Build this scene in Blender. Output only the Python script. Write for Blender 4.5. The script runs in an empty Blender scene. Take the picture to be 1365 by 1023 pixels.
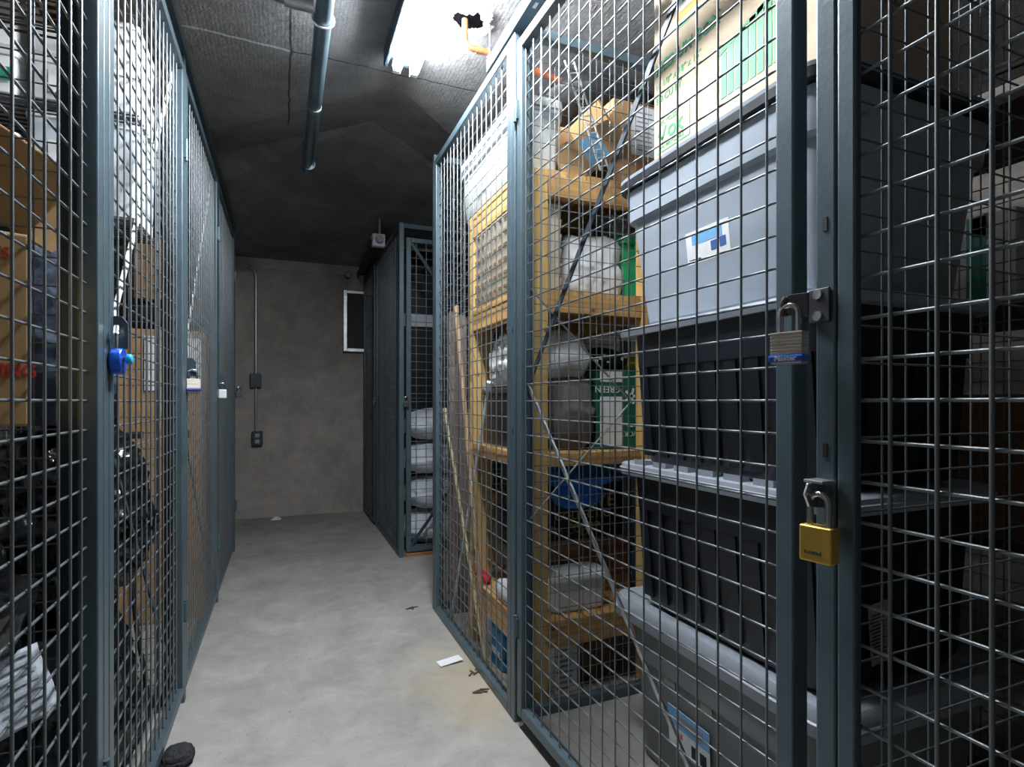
import bpy, bmesh, math, random
from mathutils import Vector, Matrix, noise

R = math.radians
sc = bpy.context.scene
COL = sc.collection
rnd = random.Random(7)

# ------------------------------------------------------------------ materials
MATS = {}


def mat(name, col, rough=.5, metal=0., var=.12, vscale=8., bump=0., bscale=60., spec=.5, trans=0., alpha=1., coat=0., stretch=None):
    """Principled surface whose colour wanders a little with object-space noise."""
    if name in MATS:
        return MATS[name]
    m = bpy.data.materials.new(name)
    m.use_nodes = True
    nt = m.node_tree
    b = nt.nodes['Principled BSDF']
    tc = nt.nodes.new('ShaderNodeTexCoord')
    mp = nt.nodes.new('ShaderNodeMapping')
    nt.links.new(tc.outputs['Object'], mp.inputs[0])
    if stretch:
        mp.inputs['Scale'].default_value = stretch
    n = nt.nodes.new('ShaderNodeTexNoise')
    n.inputs['Scale'].default_value = vscale
    n.inputs['Detail'].default_value = 6
    nt.links.new(mp.outputs[0], n.inputs['Vector'])
    r = nt.nodes.new('ShaderNodeValToRGB')
    r.color_ramp.elements[0].position = .3
    r.color_ramp.elements[1].position = .7
    r.color_ramp.elements[0].color = tuple(max(0, c * (1 - var)) for c in col) + (1,)
    r.color_ramp.elements[1].color = tuple(min(1, c * (1 + var)) for c in col) + (1,)
    nt.links.new(n.outputs['Fac'], r.inputs[0])
    nt.links.new(r.outputs[0], b.inputs['Base Color'])
    b.inputs['Roughness'].default_value = rough
    b.inputs['Metallic'].default_value = metal
    b.inputs['Specular IOR Level'].default_value = spec
    b.inputs['Transmission Weight'].default_value = trans
    b.inputs['Alpha'].default_value = alpha
    b.inputs['Coat Weight'].default_value = coat
    if bump:
        n2 = nt.nodes.new('ShaderNodeTexNoise')
        n2.inputs['Scale'].default_value = bscale
        n2.inputs['Detail'].default_value = 8
        nt.links.new(mp.outputs[0], n2.inputs['Vector'])
        bp = nt.nodes.new('ShaderNodeBump')
        bp.inputs['Strength'].default_value = bump
        bp.inputs['Distance'].default_value = .01
        nt.links.new(n2.outputs['Fac'], bp.inputs['Height'])
        nt.links.new(bp.outputs[0], b.inputs['Normal'])
    MATS[name] = m
    return m


def wood(name, c1, c2, axis='Z', rough=.6):
    if name in MATS:
        return MATS[name]
    m = bpy.data.materials.new(name)
    m.use_nodes = True
    nt = m.node_tree
    b = nt.nodes['Principled BSDF']
    tc = nt.nodes.new('ShaderNodeTexCoord')
    mp = nt.nodes.new('ShaderNodeMapping')
    s = {'X': (1.2, 22, 22), 'Y': (22, 1.2, 22), 'Z': (22, 22, 1.2)}[axis]
    mp.inputs['Scale'].default_value = s
    nt.links.new(tc.outputs['Object'], mp.inputs[0])
    n = nt.nodes.new('ShaderNodeTexNoise')
    n.inputs['Scale'].default_value = 2.2
    n.inputs['Detail'].default_value = 5
    n.inputs['Distortion'].default_value = .6
    nt.links.new(mp.outputs[0], n.inputs['Vector'])
    r = nt.nodes.new('ShaderNodeValToRGB')
    r.color_ramp.elements[0].position = .35
    r.color_ramp.elements[1].position = .62
    r.color_ramp.elements[0].color = c1 + (1,)
    r.color_ramp.elements[1].color = c2 + (1,)
    nt.links.new(n.outputs['Fac'], r.inputs[0])
    v = nt.nodes.new('ShaderNodeTexVoronoi')          # knots
    v.inputs['Scale'].default_value = 7
    nt.links.new(tc.outputs['Object'], v.inputs['Vector'])
    kr = nt.nodes.new('ShaderNodeValToRGB')
    kr.color_ramp.elements[0].position = .05
    kr.color_ramp.elements[1].position = .09
    kr.color_ramp.elements[0].color = (.35, .25, .18, 1)
    kr.color_ramp.elements[1].color = (1, 1, 1, 1)
    nt.links.new(v.outputs['Distance'], kr.inputs[0])
    mx = nt.nodes.new('ShaderNodeMix')
    mx.data_type = 'RGBA'
    mx.blend_type = 'MULTIPLY'
    mx.inputs[0].default_value = 1
    nt.links.new(r.outputs[0], mx.inputs[6])
    nt.links.new(kr.outputs[0], mx.inputs[7])
    nt.links.new(mx.outputs[2], b.inputs['Base Color'])
    b.inputs['Roughness'].default_value = rough
    MATS[name] = m
    return m


def concrete(name, base, dark, light, rough=.85, bump=.35, ribs=False, joint=False, stain=False, speckle=True, big=.9):
    m = bpy.data.materials.new(name)
    m.use_nodes = True
    nt = m.node_tree
    L = nt.links.new
    b = nt.nodes['Principled BSDF']
    tc = nt.nodes.new('ShaderNodeTexCoord')

    def nz(scale, det=8, rgh=.6, dist=0):
        n = nt.nodes.new('ShaderNodeTexNoise')
        n.inputs['Scale'].default_value = scale
        n.inputs['Detail'].default_value = det
        n.inputs['Roughness'].default_value = rgh
        n.inputs['Distortion'].default_value = dist
        L(tc.outputs['Object'], n.inputs['Vector'])
        return n

    def ramp(src, p0, c0, p1, c1):
        r = nt.nodes.new('ShaderNodeValToRGB')
        r.color_ramp.elements[0].position = p0
        r.color_ramp.elements[1].position = p1
        r.color_ramp.elements[0].color = c0 if len(c0) == 4 else c0 + (1,)
        r.color_ramp.elements[1].color = c1 if len(c1) == 4 else c1 + (1,)
        L(src, r.inputs[0])
        return r

    def mix(kind, fac, a, c):
        x = nt.nodes.new('ShaderNodeMix')
        x.data_type = 'RGBA'
        x.blend_type = kind
        if isinstance(fac, float):
            x.inputs[0].default_value = fac
        else:
            L(fac, x.inputs[0])
        L(a, x.inputs[6])
        if isinstance(c, tuple):
            x.inputs[7].default_value = c + (1,)
        else:
            L(c, x.inputs[7])
        return x.outputs[2]

    n1 = nz(big, 10, .62, .3)
    out = ramp(n1.outputs['Fac'], .34, dark, .66, light).outputs[0]
    n2 = nz(6, 10, .7, .4)
    out = mix('OVERLAY', .55, out, ramp(n2.outputs['Fac'], .3, (.3, .3, .3), .7, (.68, .68, .68)).outputs[0])
    if speckle:
        n3 = nz(95, 3, .5)
        sp = ramp(n3.outputs['Fac'], .27, (.45, .43, .4), .34, (1, 1, 1))
        out = mix('MULTIPLY', .7, out, sp.outputs[0])
    hsrc = nz(40, 8, .65).outputs['Fac']
    sx = nt.nodes.new('ShaderNodeSeparateXYZ')
    L(tc.outputs['Object'], sx.inputs[0])

    def math_(op, a, c=None):
        q = nt.nodes.new('ShaderNodeMath')
        q.operation = op
        for i, v in enumerate((a, c)):
            if v is None:
                continue
            if isinstance(v, (int, float)):
                q.inputs[i].default_value = v
            else:
                L(v, q.inputs[i])
        return q.outputs[0]

    if ribs:      # fine board marks left by the formwork
        w = nt.nodes.new('ShaderNodeTexWave')
        w.inputs['Scale'].default_value = 22
        w.inputs['Distortion'].default_value = 2.5
        w.inputs['Detail'].default_value = 3
        L(tc.outputs['Object'], w.inputs['Vector'])
        hsrc = math_('ADD', hsrc, math_('MULTIPLY', w.outputs['Fac'], .05))
    if joint:     # cold joint with a white lime edge, and dark board joints
        wob = nz(9, 6, .6).outputs['Fac']
        d = math_('ABSOLUTE', math_('SUBTRACT', math_('ADD', sx.outputs['Y'], math_('MULTIPLY', math_('SUBTRACT', wob, .5), .035)), 2.275))
        white = math_('MULTIPLY', math_('LESS_THAN', d, .006), math_('LESS_THAN', sx.outputs['X'], .02))
        darkl = math_('MULTIPLY', math_('LESS_THAN', d, .0035), math_('GREATER_THAN', sx.outputs['X'], .02))
        d2 = math_('ABSOLUTE', math_('SUBTRACT', math_('ADD', sx.outputs['X'], math_('MULTIPLY', math_('SUBTRACT', wob, .5), .02)), .02))
        darkl = math_('MAXIMUM', darkl, math_('MULTIPLY', math_('LESS_THAN', d2, .004), math_('MULTIPLY', math_('GREATER_THAN', sx.outputs['Y'], 1.9), math_('LESS_THAN', sx.outputs['Y'], 2.95))))
        out = mix('MIX', white, out, (.62, .62, .62))
        out = mix('MULTIPLY', darkl, out, (.25, .25, .25))
        hsrc = math_('ADD', hsrc, math_('MULTIPLY', white, .8))
        hsrc = math_('SUBTRACT', hsrc, math_('MULTIPLY', darkl, 1.2))
    if stain:     # sandy grit swept against the right fence
        wob = nz(5, 8, .7).outputs['Fac']
        dx = math_('MULTIPLY', math_('SUBTRACT', sx.outputs['X'], .60), 1.7)
        dy = math_('SUBTRACT', sx.outputs['Y'], 1.85)
        dd = math_('POWER', math_('ADD', math_('MULTIPLY', dx, dx), math_('MULTIPLY', dy, dy)), .5)
        k = ramp(math_('ADD', dd, math_('MULTIPLY', math_('SUBTRACT', wob, .5), .9)), .12, (1, 1, 1), .42, (0, 0, 0)).outputs[0]
        out = mix('MIX', math_('MULTIPLY', k, .45), out, (.42, .33, .20))
    L(out, b.inputs['Base Color'])
    b.inputs['Roughness'].default_value = rough
    b.inputs['Specular IOR Level'].default_value = .3
    bp = nt.nodes.new('ShaderNodeBump')
    bp.inputs['Strength'].default_value = bump
    bp.inputs['Distance'].default_value = .012
    L(hsrc, bp.inputs['Height'])
    L(bp.outputs[0], b.inputs['Normal'])
    MATS[name] = m
    return m


def emit(name, col, strength):
    m = bpy.data.materials.new(name)
    m.use_nodes = True
    b = m.node_tree.nodes['Principled BSDF']
    b.inputs['Base Color'].default_value = (.9, .9, .9, 1)
    b.inputs['Emission Color'].default_value = col + (1,)
    b.inputs['Emission Strength'].default_value = strength
    MATS[name] = m
    return m


PAINT = mat('blue_grey_paint', (.082, .120, .145), .36, .25, .10, 14, .05, 120)
PAINTD = mat('dark_blue_paint', (.045, .068, .090), .4, .25, .12, 14, .05, 120)
WIRE = mat('wire_paint', (.19, .212, .228), .36, .5, .1, 20)
GALV = mat('galvanised_steel', (.52, .55, .57), .34, .9, .12, 30)
PIPE = mat('pipe_steel', (.20, .29, .35), .3, .75, .18, 10)
STEEL = mat('bright_steel', (.62, .63, .65), .22, 1., .08, 40)
DSTEEL = mat('dark_steel', (.10, .10, .11), .4, .7)
LAMIN = mat('laminated_steel', (.60, .55, .47), .32, .55, .2, 6, stretch=(1, 1, 60))
BRASS = mat('brass', (.80, .52, .10), .3, .5, .12, 12)
COPPER = mat('old_copper', (.40, .19, .08), .45, .4, .35, 14)
REDPIPE = mat('red_oxide_pipe', (.48, .14, .06), .55, .2, .3, 12)
BLACK = mat('black_matte', (.012, .012, .014), .6)
GREYTOTE = mat('grey_tote_plastic', (.35, .40, .47), .38, 0, .05, 3, .04, 200)
GREYLID = mat('grey_lid_plastic', (.36, .40, .46), .33, 0, .05, 3)
CLEARTOTE = mat('smoke_tote_plastic', (.20, .215, .225), .36, 0, .1, 3, .04, 200)
BLKTOTE = mat('black_tote_plastic', (.009, .012, .019), .36, 0, .15, 4, .06, 200)
RIMDARK = mat('dark_rim_plastic', (.022, .026, .034), .5)
CARD = mat('cardboard', (.40, .235, .105), .8, 0, .10, 6, .06, 150)
CARDPALE = mat('pale_cardboard', (.50, .40, .29), .8, 0, .06, 5, .05, 150)
CARDTAN = mat('tan_cardboard', (.46, .29, .13), .8, 0, .10, 6, .06, 150)
CARDDARK = mat('dark_cardboard', (.22, .12, .055), .8, 0, .14, 6, .06, 150)
CARDCREAM = mat('cream_carton', (.74, .67, .55), .8, 0, .08, 7, .05, 150)
TAPE = mat('clear_tape', (.50, .40, .27), .25)
WHITEPL = mat('white_plastic', (.78, .80, .83), .3, 0, .03, 4)
SEMIW = mat('frosted_plastic', (.60, .66, .74), .28, 0, .08, 9)
PAPER = mat('white_paper', (.76, .77, .79), .7, 0, .05, 30)
NEWS = mat('newsprint', (.42, .46, .52), .8, 0, .25, 22, stretch=(1, 5, 1))
TEAL = mat('teal_card', (.03, .30, .24), .45)
GREEN = mat('green_plastic', (.02, .42, .15), .35)
GREENC = mat('green_card', (.012, .14, .075), .5)
GREENINK = mat('green_ink', (.04, .34, .15), .6)
PALEINK = mat('pale_green_ink', (.14, .40, .22), .7)
ORANGEINK = mat('orange_ink', (.80, .28, .05), .6)
REDINK = mat('red_ink', (.60, .05, .03), .6)
DARKINK = mat('dark_ink', (.06, .09, .05), .7)
BLACKINK = mat('black_ink', (.02, .02, .025), .6)
GREYINK = mat('grey_ink', (.25, .27, .32), .6)
BLUEINK = mat('blue_ink', (.05, .12, .35), .5)
SKYINK = mat('sky_ink', (.18, .42, .72), .5)
YELLOWINK = mat('yellow_ink', (.55, .48, .10), .5)
WHITEINK = mat('white_ink', (.8, .8, .8), .6)
BLUEBUMP = mat('blue_bumper', (.02, .10, .50), .35)
BLUELOCK = mat('blue_enamel', (.01, .12, .75), .2, .3, .1, 6, coat=.5)
CYAN = mat('cyan_plastic', (.03, .45, .75), .3)
GARBAGE = mat('black_garbage_bag', (.008, .009, .011), .17, 0, .2, 6, .16, 30, spec=.5)
BAGW = mat('white_plastic_bag', (.74, .76, .80), .42, 0, .07, 12, .35, 26)
BAGC = mat('cloudy_plastic_bag', (.70, .71, .74), .25, 0, .2, 14, .2, 24)
BAGT = mat('taupe_cloth', (.17, .155, .14), .8, 0, .2, 10, .25, 40)
BAGB = mat('blue_plastic_bag', (.015, .22, .85), .3, 0, .2, 10, .3, 24)
SACK = mat('white_woven_sack', (.60, .64, .69), .6, 0, .12, 8, .35, 30)
DENIM = mat('navy_cloth', (.05, .075, .125), .75, 0, .35, 9, .3, 60)
PINE = wood('pine', (.66, .40, .13), (.80, .55, .22), 'Z')
PINEX = wood('pine_board_across', (.42, .22, .07), (.60, .36, .13), 'X')
PINEY = wood('pine_board_along', (.48, .26, .08), (.68, .43, .17), 'Y')
GREYWOOD = wood('weathered_wood', (.17, .13, .115), (.27, .215, .195), 'Z', .85)
STICKW = wood('broomstick_wood', (.42, .27, .15), (.55, .37, .21), 'Z')
BAMBOO = wood('bamboo', (.52, .42, .22), (.66, .55, .32), 'Z')
CRATE = wood('crate_wood', (.25, .11, .045), (.40, .19, .08), 'X')
DARKBOARD = wood('dark_board', (.055, .030, .024), (.09, .05, .04), 'Y')
FLOORM = concrete('floor_concrete', None, (.285, .275, .255), (.39, .38, .36), .8, .16, big=1.1, stain=True)
WALLM = concrete('wall_concrete', None, (.30, .270, .245), (.46, .42, .385), .88, .4)
BEAMM = concrete('beam_concrete', None, (.36, .34, .32), (.5, .475, .45), .88, .4)
CEILM = concrete('ceiling_concrete', None, (.15, .15, .155), (.31, .31, .315), .9, .55, ribs=True, joint=True, big=1.6)
TUBE = emit('lamp_tube', (.93, .97, 1.), 205.)
BOOTBLACK = mat('knit_black', (.02, .021, .025), .8, 0, .2, 30, .5, 90)
PURPLE = mat('purple_card', (.06, .02, .10), .5)
REDCLOTH = mat('red_cloth', (.55, .02, .04), .6)
LEAF = mat('dry_leaf', (.09, .06, .035), .8)

# ------------------------------------------------------------------ geometry helpers


class MB:
    """collects shapes, then links them as ONE mesh object"""

    def __init__(s):
        s.v, s.f = [], []

    def add(s, vs, fs):
        k = len(s.v)
        s.v += [Vector(v) for v in vs]
        s.f += [tuple(i + k for i in f) for f in fs]
        return s

    def obox(s, c, ux, uy, uz):
        c, ux, uy, uz = map(Vector, (c, ux, uy, uz))
        vs = [c + a * ux + b * uy + d * uz for d in (-1, 1) for b in (-1, 1) for a in (-1, 1)]
        fl = ux.cross(uy).dot(uz) < 0
        fs = [(0, 2, 3, 1), (4, 5, 7, 6), (0, 1, 5, 4), (2, 6, 7, 3), (0, 4, 6, 2), (1, 3, 7, 5)]
        if fl:
            fs = [f[::-1] for f in fs]
        return s.add(vs, fs)

    def box(s, x0, x1, y0, y1, z0, z1):
        return s.obox(((x0 + x1) / 2, (y0 + y1) / 2, (z0 + z1) / 2), ((x1 - x0) / 2, 0, 0), (0, (y1 - y0) / 2, 0), (0, 0, (z1 - z0) / 2))

    def tube(s, pts, r, n=8, closed=False, flat=None):
        pts = [Vector(p) for p in pts]
        rings = []
        N = len(pts)
        up = None
        for i, p in enumerate(pts):
            if closed:
                t = (pts[(i + 1) % N] - pts[i - 1])
            else:
                t = pts[min(i + 1, N - 1)] - pts[max(i - 1, 0)]
            t.normalize()
            if up is None:
                a = Vector((0, 0, 1)) if abs(t.z) < .9 else Vector((1, 0, 0))
                up = (a - t * a.dot(t)).normalized()
            else:
                up = (up - t * up.dot(t)).normalized()
            q = t.cross(up)
            rr = r[i] if isinstance(r, (list, tuple)) else r
            r2 = rr if flat is None else rr * flat
            rings.append([p + up * (math.cos(2 * math.pi * k / n) * rr) + q * (math.sin(2 * math.pi * k / n) * r2) for k in range(n)])
        return s.loft(rings, cap=not closed, closed=closed)

    def loft(s, rings, cap=True, closed=False):
        n = len(rings[0])
        vs = [v for r in rings for v in r]
        fs = []
        m = len(rings)
        for i in range(m if closed else m - 1):
            j = (i + 1) % m
            for k in range(n):
                l = (k + 1) % n
                fs.append((i * n + k, i * n + l, j * n + l, j * n + k))
        if cap:
            fs.append(tuple(range(n))[::-1])
            fs.append(tuple((m - 1) * n + k for k in range(n)))
        return s.add(vs, fs)

    def prism(s, outline, ex):
        """outline: list of 3-D points in one plane; ex: extrusion vector"""
        o = [Vector(p) for p in outline]
        ex = Vector(ex)
        nrm = Vector((0, 0, 0))
        for i in range(len(o)):
            nrm += o[i].cross(o[(i + 1) % len(o)])
        if nrm.dot(ex) < 0:
            o = o[::-1]
        n = len(o)
        vs = o + [p + ex for p in o]
        fs = [tuple(range(n))[::-1], tuple(range(n, 2 * n))] + [(i, (i + 1) % n, n + (i + 1) % n, n + i) for i in range(n)]
        return s.add(vs, fs)

    def xform(s, M):
        s.v = [M @ v for v in s.v]
        return s

    def build(s, name, m, parent=None, smooth=False, bevel=0, seg=2, angle=30):
        off = parent_world(parent)
        me = bpy.data.meshes.new(name)
        me.from_pydata([v - off for v in s.v], [], s.f)
        me.materials.append(m)
        o = bpy.data.objects.new(name, me)
        COL.objects.link(o)
        if parent is not None:
            o.parent = parent
        if smooth:
            for p in me.polygons:
                p.use_smooth = True
            if smooth != 'all':
                try:
                    me.set_sharp_from_angle(angle=R(angle))
                except Exception:
                    pass
        if bevel:
            b = o.modifiers.new('bevel', 'BEVEL')
            b.width = bevel
            b.segments = seg
            b.limit_method = 'ANGLE'
            b.angle_limit = R(40)
        return o


def parent_world(p):
    v = Vector((0, 0, 0))
    while p is not None:
        v = v + Vector(p.location)
        p = p.parent
    return v


def tag(o, label, cat, group=None, kind=None):
    if label:
        o['label'] = label
    if cat:
        o['category'] = cat
    if group:
        o['group'] = group
    if kind:
        o['kind'] = kind
    return o


def thing(name, label, cat, loc, group=None):
    o = bpy.data.objects.new(name, None)
    o.empty_display_size = .05
    o.location = loc
    COL.objects.link(o)
    return tag(o, label, cat, group)


def struct(name, mb, m, **k):
    o = mb.build(name, m, None, **k)
    o['kind'] = 'structure'
    return o


def text(body, size, pos, right, up, m, parent, name='lettering', depth=.0006, align='LEFT', sx=1., bold=0.):
    """printed lettering: a thin raised mesh; pos is the left end of the base line"""
    cu = bpy.data.curves.new(name, 'FONT')
    cu.body = body
    cu.size = size
    cu.extrude = depth
    cu.align_x = align
    cu.resolution_u = 3
    cu.offset = bold
    t = bpy.data.objects.new(name, cu)
    COL.objects.link(t)
    dg = bpy.context.evaluated_depsgraph_get()
    me = bpy.data.meshes.new_from_object(t.evaluated_get(dg))
    COL.objects.unlink(t)
    bpy.data.objects.remove(t)
    right = Vector(right).normalized()
    up = Vector(up).normalized()
    nrm = right.cross(up)
    off = parent_world(parent)
    for v in me.vertices:
        c = v.co
        v.co = Vector(pos) + right * (c.x * sx) + up * c.y + nrm * c.z - off
    me.materials.clear()
    me.materials.append(m)
    o = bpy.data.objects.new(name, me)
    COL.objects.link(o)
    o.parent = parent
    return o


def marks(n, size, pos, right, up, m, parent, seed=1, name='worn_print', t=.0004):
    """a row of print too small or worn to read: uneven upright strokes"""
    rg_ = random.Random(seed)
    right, up = Vector(right).normalized(), Vector(up).normalized()
    nrm = right.cross(up)
    b = MB()
    x = 0.
    for i in range(n):
        w_, h_ = size * rg_.uniform(.12, .5), size * rg_.uniform(.55, 1.)
        b.obox(Vector(pos) + right * (x + w_ / 2) + up * (h_ / 2), right * w_ / 2, up * h_ / 2, nrm * t)
        x += w_ + size * .14
    return b.build(name, m, parent)


def rrect(cx, cy, hx, hy, r, z, n=5):
    pts = []
    for qx, qy, a0 in ((1, 1, 0), (-1, 1, 90), (-1, -1, 180), (1, -1, 270)):
        for k in range(n):
            a = R(a0 + 90 * k / (n - 1))
            pts.append(Vector((cx + qx * (hx - r) + r * math.cos(a), cy + qy * (hy - r) + r * math.sin(a), z)))
    return pts


def rr_loft(x0, x1, y0, y1, sections, r=.04):
    """sections: (z, inset) - a rounded box whose outline changes with height"""
    cx, cy, hx, hy = (x0 + x1) / 2, (y0 + y1) / 2, (x1 - x0) / 2, (y1 - y0) / 2
    m = MB()
    m.loft([rrect(cx, cy, hx - i, hy - i, max(.004, r - i * .5), z) for z, i in sections])
    return m


# wire panels ---------------------------------------------------------------
T = .031       # square tube
SP = .0508     # mesh pitch
Z0 = .0168     # height of the first row


def wire_panel(parent, a, b, z0, z1, inward, wr=.0021, first=None, tube=T, deep=None, frame=True, paint=None, tag_frame='frame', pitch=SP):
    """a, b: outer ends on the outer face; inward: unit vector to the cage side. Frame of four tubes + welded wires."""
    paint = paint or PAINT
    a, b, n = Vector(a), Vector(b), Vector(inward)
    d = (b - a)
    Ln = d.length
    d.normalize()
    h = tube / 2
    hd = (deep or tube) / 2
    if frame:
        f = MB()
        up = Vector((0, 0, 1))
        for t in (h, Ln - h):
            f.obox(a + d * t + n * hd + up * ((z0 + z1) / 2), d * h, n * hd, up * ((z1 - z0) / 2))
        for z in (z0 + h, z1 - h):
            f.obox(a + d * (Ln / 2) + n * hd + up * z, d * (Ln / 2 - tube), n * hd, up * h)
        f.build(tag_frame, paint, parent, bevel=.003, seg=2)
    w = MB()
    t = first if first is not None else tube + pitch * .55
    while t < Ln - tube * .6:
        p = a + d * t + n * (h - wr)
        w.tube([p + Vector((0, 0, z0 + tube * .5)), p + Vector((0, 0, z1 - tube * .5))], wr, 6)
        t += pitch
    k = 0
    while Z0 + k * SP < z1 - tube:
        z = Z0 + k * SP
        k += 1
        if z < z0 + tube:
            continue
        q = a + n * (h + wr) + Vector((0, 0, z))
        w.tube([q + d * (tube * .5), q + d * (Ln - tube * .5)], wr, 6)
    w.build('wire_mesh', WIRE, parent, smooth=True, angle=80)


def bar(p0, p1, w, t, nrm):
    """flat strap"""
    p0, p1, nrm = Vector(p0), Vector(p1), Vector(nrm).normalized()
    d = p1 - p0
    s = d.normalized().cross(nrm).normalized()
    return MB().obox((p0 + p1) / 2, d / 2, s * (w / 2), nrm * (t / 2))


def slot_patch(parent, c, along, nrm, hgt=.018, w=.006):
    c = Vector(c)
    MB().obox(c, Vector(along) * (w / 2), Vector(nrm) * .0008, (0, 0, hgt / 2)).build('slot_patch', BLACK, parent)  # black plate, painting the shade inside an opening


# things of a soft kind ------------------------------------------------------


def blob(c, r, seed, power=2.6, amp=.12, freq=3.2, ridge=.5, flat=True, sub=5, sag=.15, fine=.35):
    """crumpled bag body: a squarish ellipsoid with folded noise, flattened where it rests"""
    bm = bmesh.new()
    bmesh.ops.create_icosphere(bm, subdivisions=sub, radius=1)
    sd = Vector((seed * 3.7, seed * 1.9, seed * 5.3))
    rx, ry, rz = r
    rm = min(rx, ry, rz)
    m = MB()
    idx = {}
    for v in bm.verts:
        p = v.co.copy()
        k = (abs(p.x) ** power + abs(p.y) ** power + abs(p.z) ** power) ** (-1 / power)
        p *= k
        if p.z < 0:
            bulge = 1 + sag * (1 - abs(p.z))
        else:
            bulge = 1 - sag * .4 * p.z
        q = Vector((p.x * rx * bulge, p.y * ry * bulge, p.z * rz))
        nn = p.normalized()
        n1 = noise.noise(q * freq / rm * .35 + sd)
        n2 = 1 - 2 * abs(noise.noise(q * freq / rm * .8 + sd * 2))
        n3 = 1 - 2 * abs(noise.noise(q * freq / rm * 1.9 + sd * 3))
        q += nn * rm * amp * (n1 * (1 - ridge) * 2 + n2 * ridge + n3 * fine * ridge)
        if flat and q.z < -rz * .93:
            q.z = -rz * .93 + (q.z + rz * .93) * .05
        m.v.append(q + Vector(c))
    bm.verts.index_update()
    m.f = [tuple(v.index for v in f.verts) for f in bm.faces]
    bm.free()
    return m


def knot(c, r, h, seed):
    """gathered neck of a tied bag"""
    rg = random.Random(seed)
    rings = []
    n = 20
    for z, k in ((0, 1.0), (.3, .5), (.45, .36), (.6, .5), (.85, .95), (1, 1.15)):
        ring = []
        for i in range(n):
            a = 2 * math.pi * i / n
            w = 1 + .22 * math.sin(a * 5 + seed) + .16 * math.sin(a * 8 + seed * 2)
            ring.append(Vector((c[0] + math.cos(a) * r * k * w + z * r * .4, c[1] + math.sin(a) * r * k * w, c[2] + z * h + (rg.random() * .12 * h if z > .8 else 0))))
        rings.append(ring)
    return MB().loft(rings)


def bag(name, label, cat, c, r, seed, m, group=None, neck=True, nm='tied_neck', **k):
    """c: centre of the base"""
    o = thing(name, label, cat, c, group)
    cc = (c[0], c[1], c[2] + r[2] * .93)
    blob(cc, r, seed, **k).build('bag_body', m, o, smooth='all')
    if neck:
        knot((c[0], c[1], c[2] + r[2] * 1.82), min(r[0], r[1]) * .28, r[2] * .4, seed).build(nm, m, o, smooth='all')
    return o


def carton(name, label, c, size, m, rot=None, group=None, cat='box', tape='X', tmat=None, flaps=False, pad=.002):
    """closed corrugated box; c: base centre; seam and tape on top"""
    sx, sy, sz = size
    o = thing(name, label, cat, c, group)
    M = Matrix.Translation(Vector(c)) @ (rot.to_4x4() if rot else Matrix.Identity(4))
    MB().box(-sx / 2, sx / 2, -sy / 2, sy / 2, 0, sz).xform(M).build('carton_body', m, o, bevel=.004, seg=2)
    t = MB()
    w = .024
    if tape == 'X':
        t.box(-sx / 2 - .0008, sx / 2 + .0008, -w, w, sz - .0002, sz + .0008)
        for s in (-1, 1):
            t.box(s * (sx / 2 + .0003) - .0005, s * (sx / 2 + .0003) + .0005, -w, w, sz - .06, sz)
    else:
        t.box(-w, w, -sy / 2 - .0008, sy / 2 + .0008, sz - .0002, sz + .0008)
        for s in (-1, 1):
            t.box(-w, w, s * (sy / 2 + .0003) - .0005, s * (sy / 2 + .0003) + .0005, sz - .06, sz)
    t.xform(M).build('tape', tmat or TAPE, o)
    return o, M


def panel_on(parent, name, m, c, right, up, w, h, t=.0006):
    """thin printed patch or paper: centre, two directions, size"""
    right, up = Vector(right).normalized(), Vector(up).normalized()
    return MB().obox(c, right * w / 2, up * h / 2, right.cross(up) * t / 2).build(name, m, parent)


# ================================================================== the setting
XR, XL, YB = .65, -.30, 5.14
FT = 2.143
mb = MB().box(-1.5, 2.9, -3.2, 5.3, -.1, 0)
struct('floor', mb, FLOORM)
struct('wall_back', MB().box(-1.5, 2.9, YB, YB + .15, 0, 2.105), WALLM)
struct('trim_1', MB().box(-1.5, 2.9, YB - .012, YB + .15, 2.105, 2.5), BEAMM)      # lighter upper pour of the back wall
struct('wall_left', MB().box(-1.6, -1.45, -3.2, 5.3, 0, 2.5), WALLM)
struct('wall_right', MB().box(2.8, 2.95, -3.2, 5.3, 0, 2.5), WALLM)
struct('wall_front', MB().box(-1.5, 2.9, -3.2, -3.05, 0, 2.5), WALLM)

# ceiling: low flat slab over the aisle, splayed soffit, and the slab beyond that sinks to the back wall
za = 2.32


def zfar(y):
    return 2.40 - .09 * (y - 2.8)


ap = (.4437, 2.358)
aL = (-1.5, 4.244)
aR = (2.8, 4.79)
bp_ = (.42, 2.86)
bL = (-1.5, 4.62)
bR = (2.8, 5.05)
th = .25
zb = 2.40
cv = [(-1.5, -3.1, za), (2.8, -3.1, za), (2.8, aR[1], za), (ap[0], ap[1], za), (-1.5, aL[1], za),
      (bp_[0], bp_[1], zb), (-1.5, bL[1], zb), (2.8, bR[1], zb),
      (-1.5, 5.14, zfar(5.14)), (2.8, 5.14, zfar(5.14))]
cf = [(0, 3, 1), (1, 3, 2), (0, 4, 3), (4, 6, 5, 3), (3, 5, 7, 2), (6, 8, 5), (8, 9, 5), (5, 9, 7)]
top = [(x, y, 2.6) for x, y in ((-1.5, -3.1), (2.8, -3.1), (2.8, 5.14), (-1.5, 5.14))]
cb = MB().add(cv, [f for f in cf]).add(top, [(0, 1, 2, 3)])
struct('ceiling', cb, CEILM)

# ================================================================== lamps


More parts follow.
